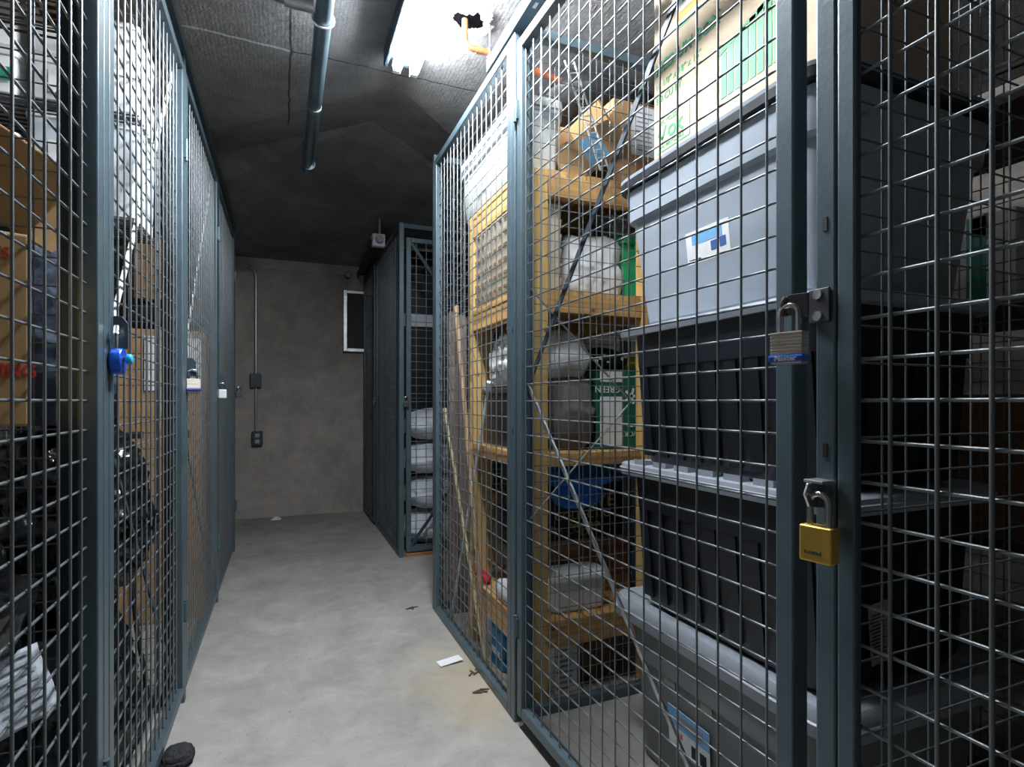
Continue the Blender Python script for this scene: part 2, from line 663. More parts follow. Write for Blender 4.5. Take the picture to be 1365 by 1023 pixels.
def lamp(x, y0, y1, label):
    o = thing('fluorescent_lamp', label, 'lamp', (x, (y0 + y1) / 2, za))
    h = MB()
    h.prism([(x - .065, y0 - .02, za), (x + .065, y0 - .02, za), (x + .065, y0 - .02, za - .03), (x + .035, y0 - .02, za - .052),
             (x - .035, y0 - .02, za - .052), (x - .065, y0 - .02, za - .03)], (0, y1 - y0 + .04, 0))
    h.box(x - .078, x - .064, y0 - .02, y1 + .02, za - .066, za)  # skirt on one side only, added to shade the ceiling there
    h.build('housing', PAINTD, o, bevel=.003)
    for s in (-1, 1):
        tx = x + s * .0325
        MB().tube([(tx, y0 + .012, za - .072), (tx, y1 - .012, za - .072)], .0178, 14).build('lamp_tube', TUBE, o, smooth=True, angle=60)
        for yy in (y0, y1):
            MB().box(tx - .015, tx + .015, yy - .012, yy + .012, za - .089, za - .045).build('tube_holder', WHITEPL, o, bevel=.003)
    return o


lamp(.427, .88, 2.115, 'lit twin tube lamp on the concrete ceiling above the aisle')

# ================================================================== pipes overhead
o = thing('steel_conduit', 'thick blue grey steel conduit running along the ceiling over the aisle', 'pipe', (.115, 1.5, 2.2))
pts = [(.115, -1.6, 2.2), (.115, 3.06, 2.2), (.115, 3.10, 2.204), (.115, 3.135, 2.217), (.115, 3.16, 2.24), (.115, 3.172, 2.27), (.115, 3.172, 2.37)]
MB().tube(pts, .027, 20).build('conduit_run', PIPE, o, smooth=True, angle=50)
MB().tube([(.115, 3.02, 2.2), (.115, 3.075, 2.2)], .0335, 20).build('end_coupling', PIPE, o, smooth=True, angle=50)
MB().tube([(.115, 2.42, 2.2), (.115, 2.44, 2.2)], .0292, 20).build('joint_ring', GALV, o, smooth=True, angle=50)
st = MB()
ring = [(.115 + .031 * math.cos(a), 1.86, 2.2 + .031 * math.sin(a)) for a in [2 * math.pi * i / 24 for i in range(24)]]
st.tube(ring, .005, 8, closed=True)
st.tube([(.09, 1.86, 2.215), (.09, 1.86, 2.325)], .005, 8)
st.build('pipe_strap', GALV, o, smooth=True)
o2 = thing('branch_conduit', 'horizontal steel branch conduit meeting the thick conduit near the top', 'pipe', (-.4, 1.80, 2.2))
MB().tube([(-1.44, 1.80, 2.2), (.075, 1.80, 2.2)], .021, 18).build('branch_run', PIPE, o2, smooth=True, angle=50)
MB().tube([(.0, 1.80, 2.2), (.082, 1.80, 2.2)], .029, 18).build('branch_coupling', GALV, o2, smooth=True, angle=50)

o = thing('copper_pipe', 'bent copper pipe dropping from a broken hole in the ceiling', 'pipe', (.584, 1.857, 2.22))
pts = [(.584, 1.857, 2.40), (.584, 1.857, 2.252)] + [(.584 + .026 * (1 - math.cos(R(a))), 1.857, 2.248 - .026 * math.sin(R(a))) for a in (15, 40, 65, 90)] + [(.70, 1.857, 2.222)]
MB().tube(pts, .011, 14).build('copper_run', COPPER, o, smooth=True, angle=50)
MB().tube([(.625, 1.857, 2.222), (.645, 1.857, 2.222)], .0135, 14).build('copper_sleeve', COPPER, o, smooth=True, angle=50)
MB().tube([(.70, 1.857, 2.222), (1.05, 1.93, 2.222)], .0125, 14).build('painted_run', REDPIPE, o, smooth=True, angle=50)
# flat ragged patch, coloured black for the shade inside the ceiling hole
hole = MB()
rg = random.Random(3)
rim = []
for i in range(22):
    a = 2 * math.pi * i / 22
    rr = .036 + .016 * rg.random()
    rim.append((.60 + rr * 1.25 * math.cos(a), 1.857 + rr * math.sin(a), za - .001))
hole.prism(rim, (0, 0, -.002))
ho = hole.build('hole_shade_patch', mat('hole_shade_black', (.003, .003, .004), 1., spec=0.), None)
tag(ho, 'flat black patch painted as the shaded ceiling hole round the copper pipe', 'hole')
rub = MB()
for i in range(34):
    a = 2 * math.pi * i / 34
    rr = .047 + .018 * rg.random()
    p = Vector((.60 + rr * 1.25 * math.cos(a), 1.857 + rr * math.sin(a), za - .002))
    s_ = .005 + .010 * rg.random()
    rub.obox(p, Vector((s_, .3 * s_, 0)), Vector((-.3 * s_, s_, 0)), Vector((0, 0, s_ * .5)))
rub.build('broken_rim', BEAMM, ho)
o = thing('threaded_hanger', 'short grey threaded hanger hooking the copper pipe to the ceiling', 'hanger', (.66, 1.83, za))
MB().tube([(.672, 1.845, za), (.672, 1.845, 2.236)], .004, 8).build('hanger_rod', GALV, o)
MB().tube([(.672, 1.857 + .0145 * math.cos(a), 2.222 + .0145 * math.sin(a)) for a in [2 * math.pi * i / 16 for i in range(16)]], .003, 6, closed=True).build('hanger_ring', GALV, o)

# ================================================================== right hand cages
IN = Vector((1, 0, 0))


def post(x, y, label, z1=FT, slots=(), s=1, paint=None, h=.0145):
    o = thing('steel_post', label, 'post', (x + s * .0155, y, 0))
    MB().box(min(x, x + s * .031), max(x, x + s * .031), y - h, y + h, 0, z1).build('tube', paint or PAINT, o, bevel=.003)
    for z in slots:
        slot_patch(o, (x - s * .0003, y, z), (0, 1, 0), (1, 0, 0))
    return o


pl = post(XR, .5125, 'blue grey steel post carrying both the laminated and the brass padlock', 2.11, (1.211, .917))
post(XR, 1.5955 - .016, 'blue grey steel post between the ajar mesh door and the fixed panel by the shelves', 2.12, (1.199, .89), h=.0155)
hd = thing('fence_header', 'steel header rail running over the doors of the right hand cages', 'rail', (XR, .7, 2.13))
MB().box(XR - .008, XR + .034, -.45, 1.80, 2.112, 2.156).build('header_tube', PAINT, hd, bevel=.003)
for y in (.62, 1.05, 1.44):
    MB().box(XR + .008, XR + .018, y - .012, y + .012, 2.1113, 2.1125).build('slot_patch', WHITEPL, hd)  # white plate drawn in place of an open slot


def hinge(parent, x, y, z, s=1):
    m = MB().tube([(x, y, z - .035), (x, y, z + .035)], .0065, 10)
    m.box(min(x, x + .004 * s) - .001, max(x, x + .004 * s) + .001, y - .014, y + .014, z - .028, z + .028)
    m.build('hinge', PAINT, parent, smooth=True, angle=40)


# near cage door (its latch side meets the post)
o = thing('mesh_door', 'nearest wire mesh door at the right edge, latched to the post by the brass padlock', 'door', (XR, .03, 0))
yF = .4965
k0 = (.334 - (-.44)) % SP
wire_panel(o, (XR, -.44, 0), (XR, yF, 0), .035, 2.085, IN, wr=.0024, first=T + ((k0 - T) % SP), tube=.0245, deep=.013)
# the ajar door, hung on the far post, free end two degrees inward
al = R(2.0)
hinge_pt = Vector((XR, 1.547, 0))
dv = Vector((math.sin(al), -math.cos(al), 0))
nv = Vector((math.cos(al), math.sin(al), 0))
LD = .957
o = thing('mesh_door', 'tall wire mesh door standing slightly ajar in front of the stacked totes', 'door', tuple(hinge_pt))
free = hinge_pt + dv * LD
wire_panel(o, tuple(free), tuple(hinge_pt), .036, 2.069, nv, first=.058)


def onD(t, z, n=.0):
    p = hinge_pt + dv * t + nv * n
    return Vector((p.x, p.y, z))


bar(onD(.03, 1.03, .024), onD(LD - .03, 2.03, .024), .016, .004, nv).build('brace', PAINTD, o)
bar(onD(.03, 1.03, .024), onD(LD - .03, .07, .024), .010, .006, nv).build('brace', GALV, o)
for z in (1.86, .30):
    hinge(o, XR - .004, 1.5475, z)
# fixed panel and the returns
o = thing('wire_screen', 'fixed wire mesh panel along the aisle in front of the wooden shelves', 'mesh panel', (XR, 2.07, 0))
wire_panel(o, (XR, 1.5955, 0), (XR, 2.545, 0), 0, 2.112, IN)
slot_patch(o, (XR - .0005, 2.53, 1.2), (0, 1, 0), (1, 0, 0))
o = thing('wire_screen', 'far end mesh panel of the shelf cage, turned to the passage before the back cage', 'mesh panel', (1.2, 2.56, 0))
wire_panel(o, (1.72, 2.577, 0), (XR, 2.577, 0), 0, FT, (0, -1, 0), wr=.0019)
o = thing('mesh_divider', 'mesh divider between the tote cage and the shelf cage, with thin bracing', 'mesh panel', (1.2, 1.58, 0))
wire_panel(o, (XR + .034, 1.563, 0), (1.70, 1.563, 0), 0, FT, (0, 1, 0), wr=.0014, paint=PAINT)
for p0, p1 in (((.70, 1.33), (1.067, .98)), ((1.067, .98), (.70, .62))):
    MB().tube([(p0[0], 1.558, p0[1]), (p1[0], 1.558, p1[1])], .0032, 8).build('brace', GALV, o)
o = thing('mesh_divider', 'mesh divider running back from the padlocked post beside the black totes', 'mesh panel', (1.2, .51, 0))
wire_panel(o, (XR + .0325, .526, 0), (1.70, .526, 0), 0, 2.10, (0, -1, 0), wr=.0016, tube=.012)
o = thing('wire_screen', 'rear mesh wall behind the right hand cages', 'mesh panel', (1.72, 1.0, 0))
wire_panel(o, (1.72, -.44, 0), (1.72, 2.54, 0), 0, FT, (-1, 0, 0), wr=.0018, pitch=.0508)

# ================================================================== padlocks


def shackle_pts(w, h, leg, n=10):
    pts = [(-w / 2, 0, -leg), (-w / 2, 0, h - w / 2)]
    pts += [(-w / 2 * math.cos(R(a)), 0, h - w / 2 + w / 2 * math.sin(R(a))) for a in [180 * i / n for i in range(1, n)]]
    pts += [(w / 2, 0, h - w / 2), (w / 2, 0, -leg)]
    return pts


def padlock(label, pos, ang, w, h, d, body, bandm=None, sh=.03, word=None, wordm=None, sr=.0042, hasp=None, shm=STEEL, r=.004):
    """pos: centre of the body; ang: heading of its face normal in the floor plane"""
    o = thing('padlock', label, 'padlock', pos)
    M = Matrix.Translation(Vector(pos)) @ Matrix.Rotation(ang, 4, 'Z')      # local -y is the face
    n = 7
    if bandm:
        for i in range(n):
            z0 = -h / 2 + h * .26 + (h * .74) * i / n
            pass
        m = MB()
        for i in range(n):
            z0 = -h / 2 + h * .28 + h * .72 * i / n
            m.box(-w / 2, w / 2, -d / 2, d / 2, z0 + .0004, z0 + h * .72 / n - .0004)
        m.box(-w / 2 + .001, w / 2 - .001, -d / 2 + .001, d / 2 - .001, -h / 2, h / 2 - .001)
        m.xform(M).build('lock_body', body, o, bevel=.0008)
        MB().box(-w / 2 - .0025, w / 2 + .0025, -d / 2 - .0025, d / 2 + .0025, -h / 2 + .003, -h / 2 + h * .29).xform(M).build('bumper', bandm, o, bevel=.003)
    else:
        MB().box(-w / 2, w / 2, -d / 2, d / 2, -h / 2, h / 2).xform(M).build('lock_body', body, o, bevel=r, seg=3)
    m = MB().tube([M @ Vector((x, y, z + h / 2)) for x, y, z in shackle_pts(w * .56, sh, .004)], sr, 12)
    m.build('shackle', shm, o, smooth=True, angle=60)
    if word == 'worn':
        rt = M.to_3x3() @ Vector((1, 0, 0))
        fc = M.to_3x3() @ Vector((0, -1, 0))
        marks(9, .0055, Vector(pos) + fc * (d / 2 + .0002) - rt * w * .32 + Vector((0, 0, -h * .28)), rt, (0, 0, 1), wordm, o, 3, 'stamped_word')
    elif word:
        rt = M.to_3x3() @ Vector((1, 0, 0))
        fc = M.to_3x3() @ Vector((0, -1, 0))
        zz = -h / 2 + (h * .10 if bandm else h * .26)
        p = Vector(pos) + fc * (d / 2 + (.0027 if bandm else .0002)) + Vector((0, 0, zz))
        text(word, h * (.21 if bandm else .12), p, rt, (0, 0, 1), wordm, o, align='CENTER', sx=1.15, depth=.0004, bold=.0003)
    return o


def hasp(parent, c, out, along, w=.038, h=.05, ear=.034):
    """riveted plate with an ear that takes the shackle"""
    c, out, along = Vector(c), Vector(out), Vector(along)
    m = MB().obox(c + out * .002, along * w / 2, out * .002, (0, 0, h / 2))
    m.build('hasp_plate', DSTEEL, parent, bevel=.001)
    for dz in (-.014, .014):
        MB().tube([c + out * .002 + Vector((0, 0, dz)), c + out * .0075 + Vector((0, 0, dz))], .0065, 12).build('rivet', GALV, parent, smooth=True, angle=50)


lo = padlock('laminated steel padlock with blue bumper hanging on the upper hasp', (.627, .548, 1.052), R(-72), .042, .043, .022, LAMIN, BLUEBUMP, .036, 'Master', WHITEINK, .0044)
hp = thing('door_hasp', 'upper riveted steel hasp holding the laminated padlock', 'hasp', (XR, .53, 1.11))
hasp(hp, (XR - .0005, .519, 1.106), (-1, 0, 0), (0, 1, 0), w=.03, h=.044)
ear = MB()
ol = [(0, -.004, -.016), (0, .030, -.012), (0, .042, -.002), (0, .042, .008), (0, .030, .016), (0, -.004, .016)]
ear.prism([(XR - .012 + y * -.28, .530 + y * .66, 1.108 + z) for _, y, z in ol], (-.004, -.002, 0))
ear.build('hasp_ear', DSTEEL, hp, bevel=.001)
MB().tube([(XR - .024, .556, 1.096), (XR - .024, .556, 1.112), (XR - .022, .552, 1.12)], .006, 10).build('staple', DSTEEL, hp, smooth=True)

padlock('brass padlock hanging on the lower hasp of the padlocked post', (.628, .504, .800), R(-80), .041, .046, .021, BRASS, None, .040, 'worn', DARKINK, .0042, r=.0025)
hp = thing('door_hasp', 'lower steel bracket holding the brass padlock', 'hasp', (XR, .50, .87))
MB().box(XR - .026, XR - .001, .496, .524, .842, .846).xform(Matrix.Translation((0, 0, .034))).build('bracket_top', GALV, hp, bevel=.001)
ear = MB().prism([(XR - .001, .511, .876), (XR - .032, .511, .876), (XR - .038, .511, .862), (XR - .030, .511, .846), (XR - .001, .511, .842)], (0, .004, 0))
ear.build('hasp_ear', STEEL, hp, bevel=.001)

# ================================================================== stacked totes (tote cage)
TX0, TX1, TY0, TY1 = .895, 1.40, .70, 1.35


def tote(label, z0, z1, zl, body, lidm, cat='tote', ribs=True, ins=.035, lid_notch=False, dx=0, ly=.05, group='storage totes stacked behind the ajar door'):
    """z0..z1 body, z1..zl lid"""
    o = thing('storage_tote', label, cat, ((TX0 + TX1) / 2, (TY0 + TY1) / 2, z0), group)
    H = z1 - z0
    b = rr_loft(TX0 + .012 + dx, TX1 - .012 + dx, TY0 + .012, TY1 - .012, [(z0, ins + .006), (z0 + .008, ins), (z0 + H * .72, ins * .38), (z0 + H * .725, ins * .2), (z1, .002)], .05)
    if ribs:
        for i in range(9):
            y = TY0 + .07 + i * (TY1 - TY0 - .14) / 8
            for xs, sg in ((TX0 + dx, 1), (TX1 + dx, -1)):
                b.obox((xs + sg * (.012 + ins * .66), y, z0 + H * .40), (.005, 0, 0), (0, .018, 0), (-sg * ins * .28, 0, H * .34))
        for i in range(6):
            x = TX0 + .09 + i * (TX1 - TX0 - .18) / 5
            b.obox((x, TY0 + .012 + ins * .66, z0 + H * .40), (.016, 0, 0), (0, .009, 0), (0, -ins * .28, H * .34))
    b.build('tote_body', body, o, smooth=True, angle=35)
    hl = zl - z1
    l = rr_loft(TX0 + dx, TX1 + dx, TY0 - .02, TY1 + ly, [(z1 - .012, .012), (z1 - .012, .002), (z1 + hl * .3, -.002), (z1 + hl * .36, .002), (z1 + hl * .8, .004), (zl - .001, .010), (zl, .014), (zl, .04), (zl - .006, .05)], .055)
    if lid_notch:
        for i in range(7):
            y = TY0 + .07 + i * (TY1 - TY0 - .14) / 6
            l.obox((TX0 + dx + .022, y, zl + .004), (.012, 0, -.002), (0, .026, 0), (0, 0, .007))
    l.build('lid', lidm, o, smooth=True, angle=35)
    return o


t0 = tote('smoke grey tote with tape and a printed sticker, lowest of the stack', .0, .375, .420, CLEARTOTE, GREYLID, ribs=False, ins=.022, ly=.075)
t1 = tote('black ribbed tote with pale lid, second from the floor', .421, .786, .808, BLKTOTE, GREYLID, lid_notch=True)
t2 = tote('black ribbed tote with pale lid, third from the floor', .810, 1.176, 1.188, BLKTOTE, GREYLID)
# top grey tote with a deep collar
o = thing('storage_tote', 'large pale grey tote with white sticker, highest of the stack', 'tote', ((TX0 + TX1) / 2, (TY0 + TY1) / 2, 1.190), 'storage totes stacked behind the ajar door')
z0 = 1.190
rr_loft(TX0 - .012, TX1 + .01, TY0 - .01, TY1 + .012, [(z0, .064), (z0 + .01, .056), (z0 + .285, .024), (z0 + .292, .012), (z0 + .37, .004), (z0 + .375, .012), (z0 + .40, .012)], .06).build('tote_body', GREYTOTE, o, smooth=True, angle=30)
rr_loft(TX0 - .012, TX1 + .01, TY0 - .01, TY1 + .012, [(z0 + .377, .003), (z0 + .379, -.010), (z0 + .396, -.012), (z0 + .398, -.008)], .066).build('rim', RIMDARK, o, smooth=True, angle=30)
rr_loft(TX0 - .012, TX1 + .01, TY0 - .01, TY1 + .012, [(z0 + .398, -.010), (z0 + .406, -.011), (z0 + .410, -.004), (z0 + .411, .03)], .064).build('lid', GREYLID, o, smooth=True, angle=30)
tg = o
# its sticker
fx = TX0 - .012 + .040
U, V = Vector((0, -1, 0)), Vector((.11, 0, 1)).normalized()
U = Vector((0, -1, 0))
V = Vector((-.116, 0, 1)).normalized()
sc0 = Vector((fx - .0022, 1.035, 1.355))
st = panel_on(o, 'sticker', PAPER, sc0, U, V, .142, .078)
nz_ = U.cross(V)
panel_on(st, 'picture', SKYINK, sc0 + nz_ * .0005 + U * .0 + V * .017, U, V, .10, .024)
panel_on(st, 'picture', BLUEINK, sc0 + nz_ * .0005 + U * .022 - V * .010, U, V, .020, .022)
panel_on(st, 'picture', BLUEINK, sc0 + nz_ * .0005 + U * .050 - V * .008, U, V, .020, .022)
marks(12, .0075, sc0 + nz_ * .0005 - U * .064 - V * .034, U, V, BLACKINK, st, 6)
# sticker + tape on the lowest tote
fx0 = TX0 + .012 + .012
U = Vector((0, -1, 0))
V = Vector((-.045, 0, 1)).normalized()
nz_ = U.cross(V)
s0 = Vector((fx0 - .003, 1.095, .155))
st = panel_on(t0, 'sticker', PAPER, s0, U, V, .15, .105)
panel_on(st, 'picture', SKYINK, s0 + nz_ * .0005 + V * .028, U, V, .148, .046)
panel_on(st, 'picture', GREYINK, s0 + nz_ * .0009 + V * .028 + U * .01, U, V, .09, .026)
panel_on(st, 'picture', BLACKINK, s0 + nz_ * .0005 - V * .026 + U * .022, U, V, .022, .03)
panel_on(st, 'picture', BLACKINK, s0 + nz_ * .0005 - V * .026 + U * .052, U, V, .022, .03)
marks(9, .014, s0 + nz_ * .0005 - U * .068 - V * .018, U, V, REDINK, st, 7)
for yy, tw in ((1.165, .045), (1.03, .038)):
    q = Vector((fx0 - .0075, yy, .32))
    panel_on(t0, 'tape', mat('yellowed_tape', (.33, .31, .28), .3), q, U, V, tw, .14)
# barcode sticker on the end of the second tote
st = panel_on(t1, 'barcode_sticker', mat('dull_label', (.34, .30, .28), .7), (1.06, TY0 + .0205, .535), (1, 0, .12), (-.12, -.02, 1), .055, .12)
for i in range(13):
    panel_on(st, 'print', BLACKINK, Vector((1.06, TY0 + .0195, .49 + i * .0068)) + Vector((.0 - i * .0008, 0, 0)), (1, 0, .12), (-.12, -.02, 1), .03 + .006 * (i % 3), .0026)

# moving carton on top
bx0, bx1, by0, by1, bz0, bz1 = .925, 1.30, .725, 1.245, z0 + .412, 2.09
o = thing('moving_carton', 'pale cardboard carton printed MEDIUM BOX on top of the grey tote', 'box', ((bx0 + bx1) / 2, (by0 + by1) / 2, bz0))
MB().box(bx0, bx1, by0, by1, bz0, bz1).build('carton_body', CARDPALE, o, bevel=.005)
MB().box(bx0 - .0008, bx1 + .0008, .96, 1.01, bz1 - .0002, bz1 + .0008).build('tape', TAPE, o)
U, V = Vector((0, -1, 0)), Vector((0, 0, 1))
X = bx0 - .0006
text('MEDIUM BOX', .042, (X, 1.235, 1.852), U, V, GREENINK, o, sx=.92, bold=.0012)
text('18 1/8" x 18" x 16"', .024, (X, 1.235, 1.812), U, V, GREENINK, o, sx=.95)
text('3.0 CU FT', .026, (X, 1.235, 1.775), U, V, GREENINK, o, sx=.95)
lg = panel_on(o, 'logo', WHITEINK, (X, 1.083, 1.99), U, V, .13, .12)
panel_on(lg, 'logo_bar', ORANGEINK, (X - .0006, 1.083, 1.953), U, V, .125, .022)
panel_on(lg, 'logo_bar', PALEINK, (X - .0006, 1.083, 1.928), U, V, .135, .006)
text('L', .085, (X - .0006, 1.13, 1.985), U, V, GREENINK, lg, bold=.002)
# recycled OK mark
ok = MB()
for c, w, h in (((X, 1.165, 1.732), .13, .003), ((X, 1.165, 1.642), .13, .003), ((X, 1.100, 1.687), .003, .09)):
    ok.obox(c, (0, w / 2, 0), (.0005, 0, 0), (0, 0, h / 2))
ok.build('mark_border', GREENINK, o)
text('RECYCLED', .016, (X, 1.222, 1.712), U, V, GREENINK, o, sx=1.0)
text('OK', .040, (X, 1.185, 1.670), U, V, GREENINK, o, bold=.0015)
ck = MB()
ck.obox((X, 1.215, 1.683), (0, .010, .009), (.0005, 0, 0), (0, -.0025, .003))
ck.obox((X, 1.200, 1.690), (0, -.008, .016), (.0005, 0, 0), (0, .0025, .002))
ck.build('tick_mark', GREENINK, o)
text('AND RECYCLABLE', .012, (X, 1.222, 1.650), U, V, GREENINK, o)
# printed picture of a packed van ramp: pale green bars
art = MB()
for i in range(8):
    art.obox((X, .985 - i * .021, 1.722 + i * .004), (0, .0085, 0), (.0005, 0, 0), (0, 0, .05 + .004 * i))
art.obox((X, .905, 1.80), (0, .10, -.022), (.0005, 0, 0), (0, .0, .006))
art.build('printed_picture', PALEINK, o)
Y = by0 - .0006
for i, (w_, s_) in enumerate((('NEED BOXES', .034), ('TAPE FRONT', .030))):
    text(w_, s_, (.955, Y, 1.815 - i * .055), (1, 0, 0), (0, 0, 1), DARKINK, o, sx=.95, bold=.001)

# chrome rod and the bits seen through the rear mesh
o = thing('chrome_rod', 'bright chrome rod lying high behind the tote stack at the right edge', 'rod', (1.57, .66, 1.8))
MB().tube([(1.50, .775, 1.735), (1.66, .56, 1.80)], .013, 14).build('rod_tube', STEEL, o, smooth=True, angle=50)
MB().tube([(1.497, .779, 1.734), (1.504, .770, 1.737)], .0145, 14).build('end_cap', WHITEPL, o, smooth=True, angle=50)
o = thing('steel_rack', 'dark steel rack standing behind the rear mesh of the right cages', 'rack', (2.0, 1.0, 0))
for x in (1.80, 2.25):
    for y in (.35, 1.65):
        MB().box(x - .015, x + .015, y - .015, y + .015, 0, 2.1).build('upright', DSTEEL, o)
for z in (.6, 1.24, 1.80):
    MB().box(1.78, 2.27, .33, 1.67, z - .02, z).build('shelf', DARKBOARD, o)
o, M = carton('striped_carton', 'white carton with a green stripe on the rack behind the rear mesh', (1.93, .955, 1.241), (.20, .17, .27), PAPER)
panel_on(o, 'stripe', TEAL, (1.8295, .965, 1.375), (0, -1, 0), (0, 0, 1), .05, .262)
carton('dark_carton', 'brown carton low on the rack behind the rear mesh', (2.0, 1.1, .601), (.36, .5, .4), CARDDARK)
# ================================================================== wooden shelves (shelf cage)
SX0, SX1, SY0, SY1 = .712, 1.24, 1.625, 2.20
o = thing('wooden_shelf', 'homemade pine shelf unit with four shelves inside the mesh cage', 'shelves', (.97, 1.9, 0))
for x in (SX0, SX1 - .082):
    for y in (SY0, SY1 - .038):
        MB().box(x, x + .082, y, y + .038, 0, 1.737).build('upright', PINE, o, bevel=.003)
for z, rh in ((1.739, .085), (1.35, .075), (.81, .042), (.26, .085)):
    sh = MB()
    n = 5
    for i in range(n):
        x0 = SX0 + .083 + i * (SX1 - SX0 - .166) / n
        sh.box(x0, x0 + (SX1 - SX0 - .166) / n - .006, SY0 + .002, SY1 - .002, z - .018, z)
    sh.box(SX0, SX0 + .082, SY0 + .04, SY1 - .04, z - .018, z)
    sh.box(SX1 - .083, SX1, SY0 + .04, SY1 - .04, z - .018, z)
    b = sh.build('shelf_board', PINEY, o)
    for xa in (SX0 + .002, SX1 - .038):
        MB().box(xa, xa + .036, SY0 + .039, SY1 - .039, z - rh - .005, z - .0185).build('long_rail', PINEY, o)
    for ya in (SY0 + .001, SY1 - .037):
        MB().box(SX0 + .083, SX1 - .083, ya, ya + .036, z - rh, z - .0185).build('cross_rail', PINEX, o)

# --- top shelf
zt = 1.741
o = thing('lidded_bin', 'long white plastic bin with blue grey lid edge on the top shelf', 'bin', (.79, 1.95, zt))
rr_loft(.712, .862, 1.665, 2.30, [(zt, .014), (zt + .006, .010), (zt + .20, .0)], .025).build('bin_body', WHITEPL, o, smooth=True, angle=35)
rr_loft(.704, .870, 1.657, 2.308, [(zt + .185, .004), (zt + .187, .0), (zt + .212, .0), (zt + .213, .006)], .028).build('rim', SEMIW, o, smooth=True, angle=35)
rr_loft(.700, .874, 1.653, 2.312, [(zt + .216, .004), (zt + .218, .0), (zt + .246, .002), (zt + .252, .012)], .03).build('lid', WHITEPL, o, smooth=True, angle=35)
marks(14, .022, (.7045, 2.12, zt + .07), (0, -1, 0), (0, 0, 1), GREYINK, o, 4)
rot = Matrix.Rotation(R(-34), 3, 'Y')
o, M = carton('tilted_carton', 'open brown carton lying tilted on the top shelf beside the white bin', (1.02, 1.80, 1.80), (.27, .22, .13), CARDTAN, rot)
MB().box(.134, .142, -.11, .11, .02, .20).xform(M).build('flap', CARDTAN, o)
MB().box(-.02, .07, -.1109, -.1101, .02, .11).xform(M).build('blue_patch', SKYINK, o)
MB().box(-.05, .133, -.1112, -.1104, .0, .018).xform(M).build('gap_shade', CARDDARK, o)  # dark strip painting the shade of an open gap
o, M = carton('labelled_carton', 'orange brown carton with white printed sheets on the top shelf', (1.24, 1.80, zt), (.30, .20, .33), CARD)
sh = panel_on(o, 'printed_sheet', PAPER, (1.235, 1.6995, zt + .23), (1, 0, 0), (0, 0, 1), .14, .18)
for i in range(9):
    panel_on(sh, 'print', GREYINK, (1.215 + .01 * (i % 2), 1.699, zt + .16 + i * .017), (1, 0, 0), (0, 0, 1), .05 + .015 * (i % 3), .005)
carton('brown_carton', 'plain brown carton standing behind the labelled carton on the top shelf', (1.05, 2.05, zt), (.34, .20, .325), CARD)
bag('dark_duffel', 'black soft bag lying on top of the cartons above the top shelf', 'bag', (1.16, 1.93, zt + .332), (.21, .17, .085), 11, BLACK, neck=False, amp=.08)
# little white ladder of wire
o = thing('wire_ladder', 'small white wire ladder leaning against the tilted carton', 'ladder', (1.0, 1.63, 1.74))
a0, a1 = Vector((.862, 1.64, 2.115)), Vector((1.00, 1.64, 1.77))
off = Vector((.032, 0, .010))
for s in (0, 1):
    MB().tube([a0 + off * s, a1 + off * s], .0035, 8).build('side_wire', WHITEPL, o, smooth=True, angle=60)
for i in range(13):
    p = a0.lerp(a1, (i + .5) / 13)
    MB().tube([p, p + off], .0025, 6).build('rung', WHITEPL, o)

# --- second shelf (z 1.35)
zs = 1.351
for i in range(6):
    z = zs + i * .049
    o = thing('slotted_tray', '%s cream slotted tray in the stack on the second shelf' % ('bottom', 'second', 'third', 'fourth', 'fifth', 'top')[i], 'tray', (.80, 1.92, z), 'cream slotted trays stacked on the second shelf')
    rr_loft(.716, .872, 1.668, 2.155, [(z, .010), (z + .006, .006), (z + .040, .002), (z + .0475, .0)], .012).build('tray_body', CARDCREAM, o, smooth=True, angle=35)
    s = MB()
    for k in range(9):
        y = 1.70 + k * .0485
        s.box(.7142, .7176, y, y + .028, z + .032, z + .042)
    s.build('slot_shades', CARDDARK, o)  # dark strips paint the shade inside the tray openings
o = bag('white_bag', 'white plastic carrier bag filled and tied on the second shelf', 'bag', (1.025, 1.79, zs), (.112, .08, .115), 5, BAGW, nm='gathered_handles', amp=.15, power=5.5, fine=1., sag=.05, freq=4.6)
for i in range(9):
    z = zs + .235 + i * .0075
    m = rr_loft(1.06, 1.30, 1.70, 1.90, [(z, .012), (z + .004, .0), (z + .0055, .0)], .05)
    p = m.build('grey_plate', mat('grey_plate', (.22, .23, .24), .4), None, smooth=True, angle=35)
    tag(p, '%s grey plate of the stack beside the pale grey tote' % ('lowest', 'second lowest', 'third', 'fourth', 'middle', 'sixth', 'seventh', 'second highest', 'highest')[i], 'plate', 'grey plates stacked over the green bin')
o = thing('green_bin', 'bright green plastic bin on the second shelf behind the grey tote', 'bin', (1.22, 1.80, zs))
rr_loft(1.125, 1.33, 1.71, 1.90, [(zs, .022), (zs + .20, .006), (zs + .232, .0)], .04).build('bin_body', GREEN, o, smooth=True, angle=35)
rr_loft(1.118, 1.337, 1.703, 1.907, [(zs + .205, .004), (zs + .207, .0), (zs + .232, .0), (zs + .234, .006)], .045).build('rim', GREEN, o, smooth=True, angle=35)

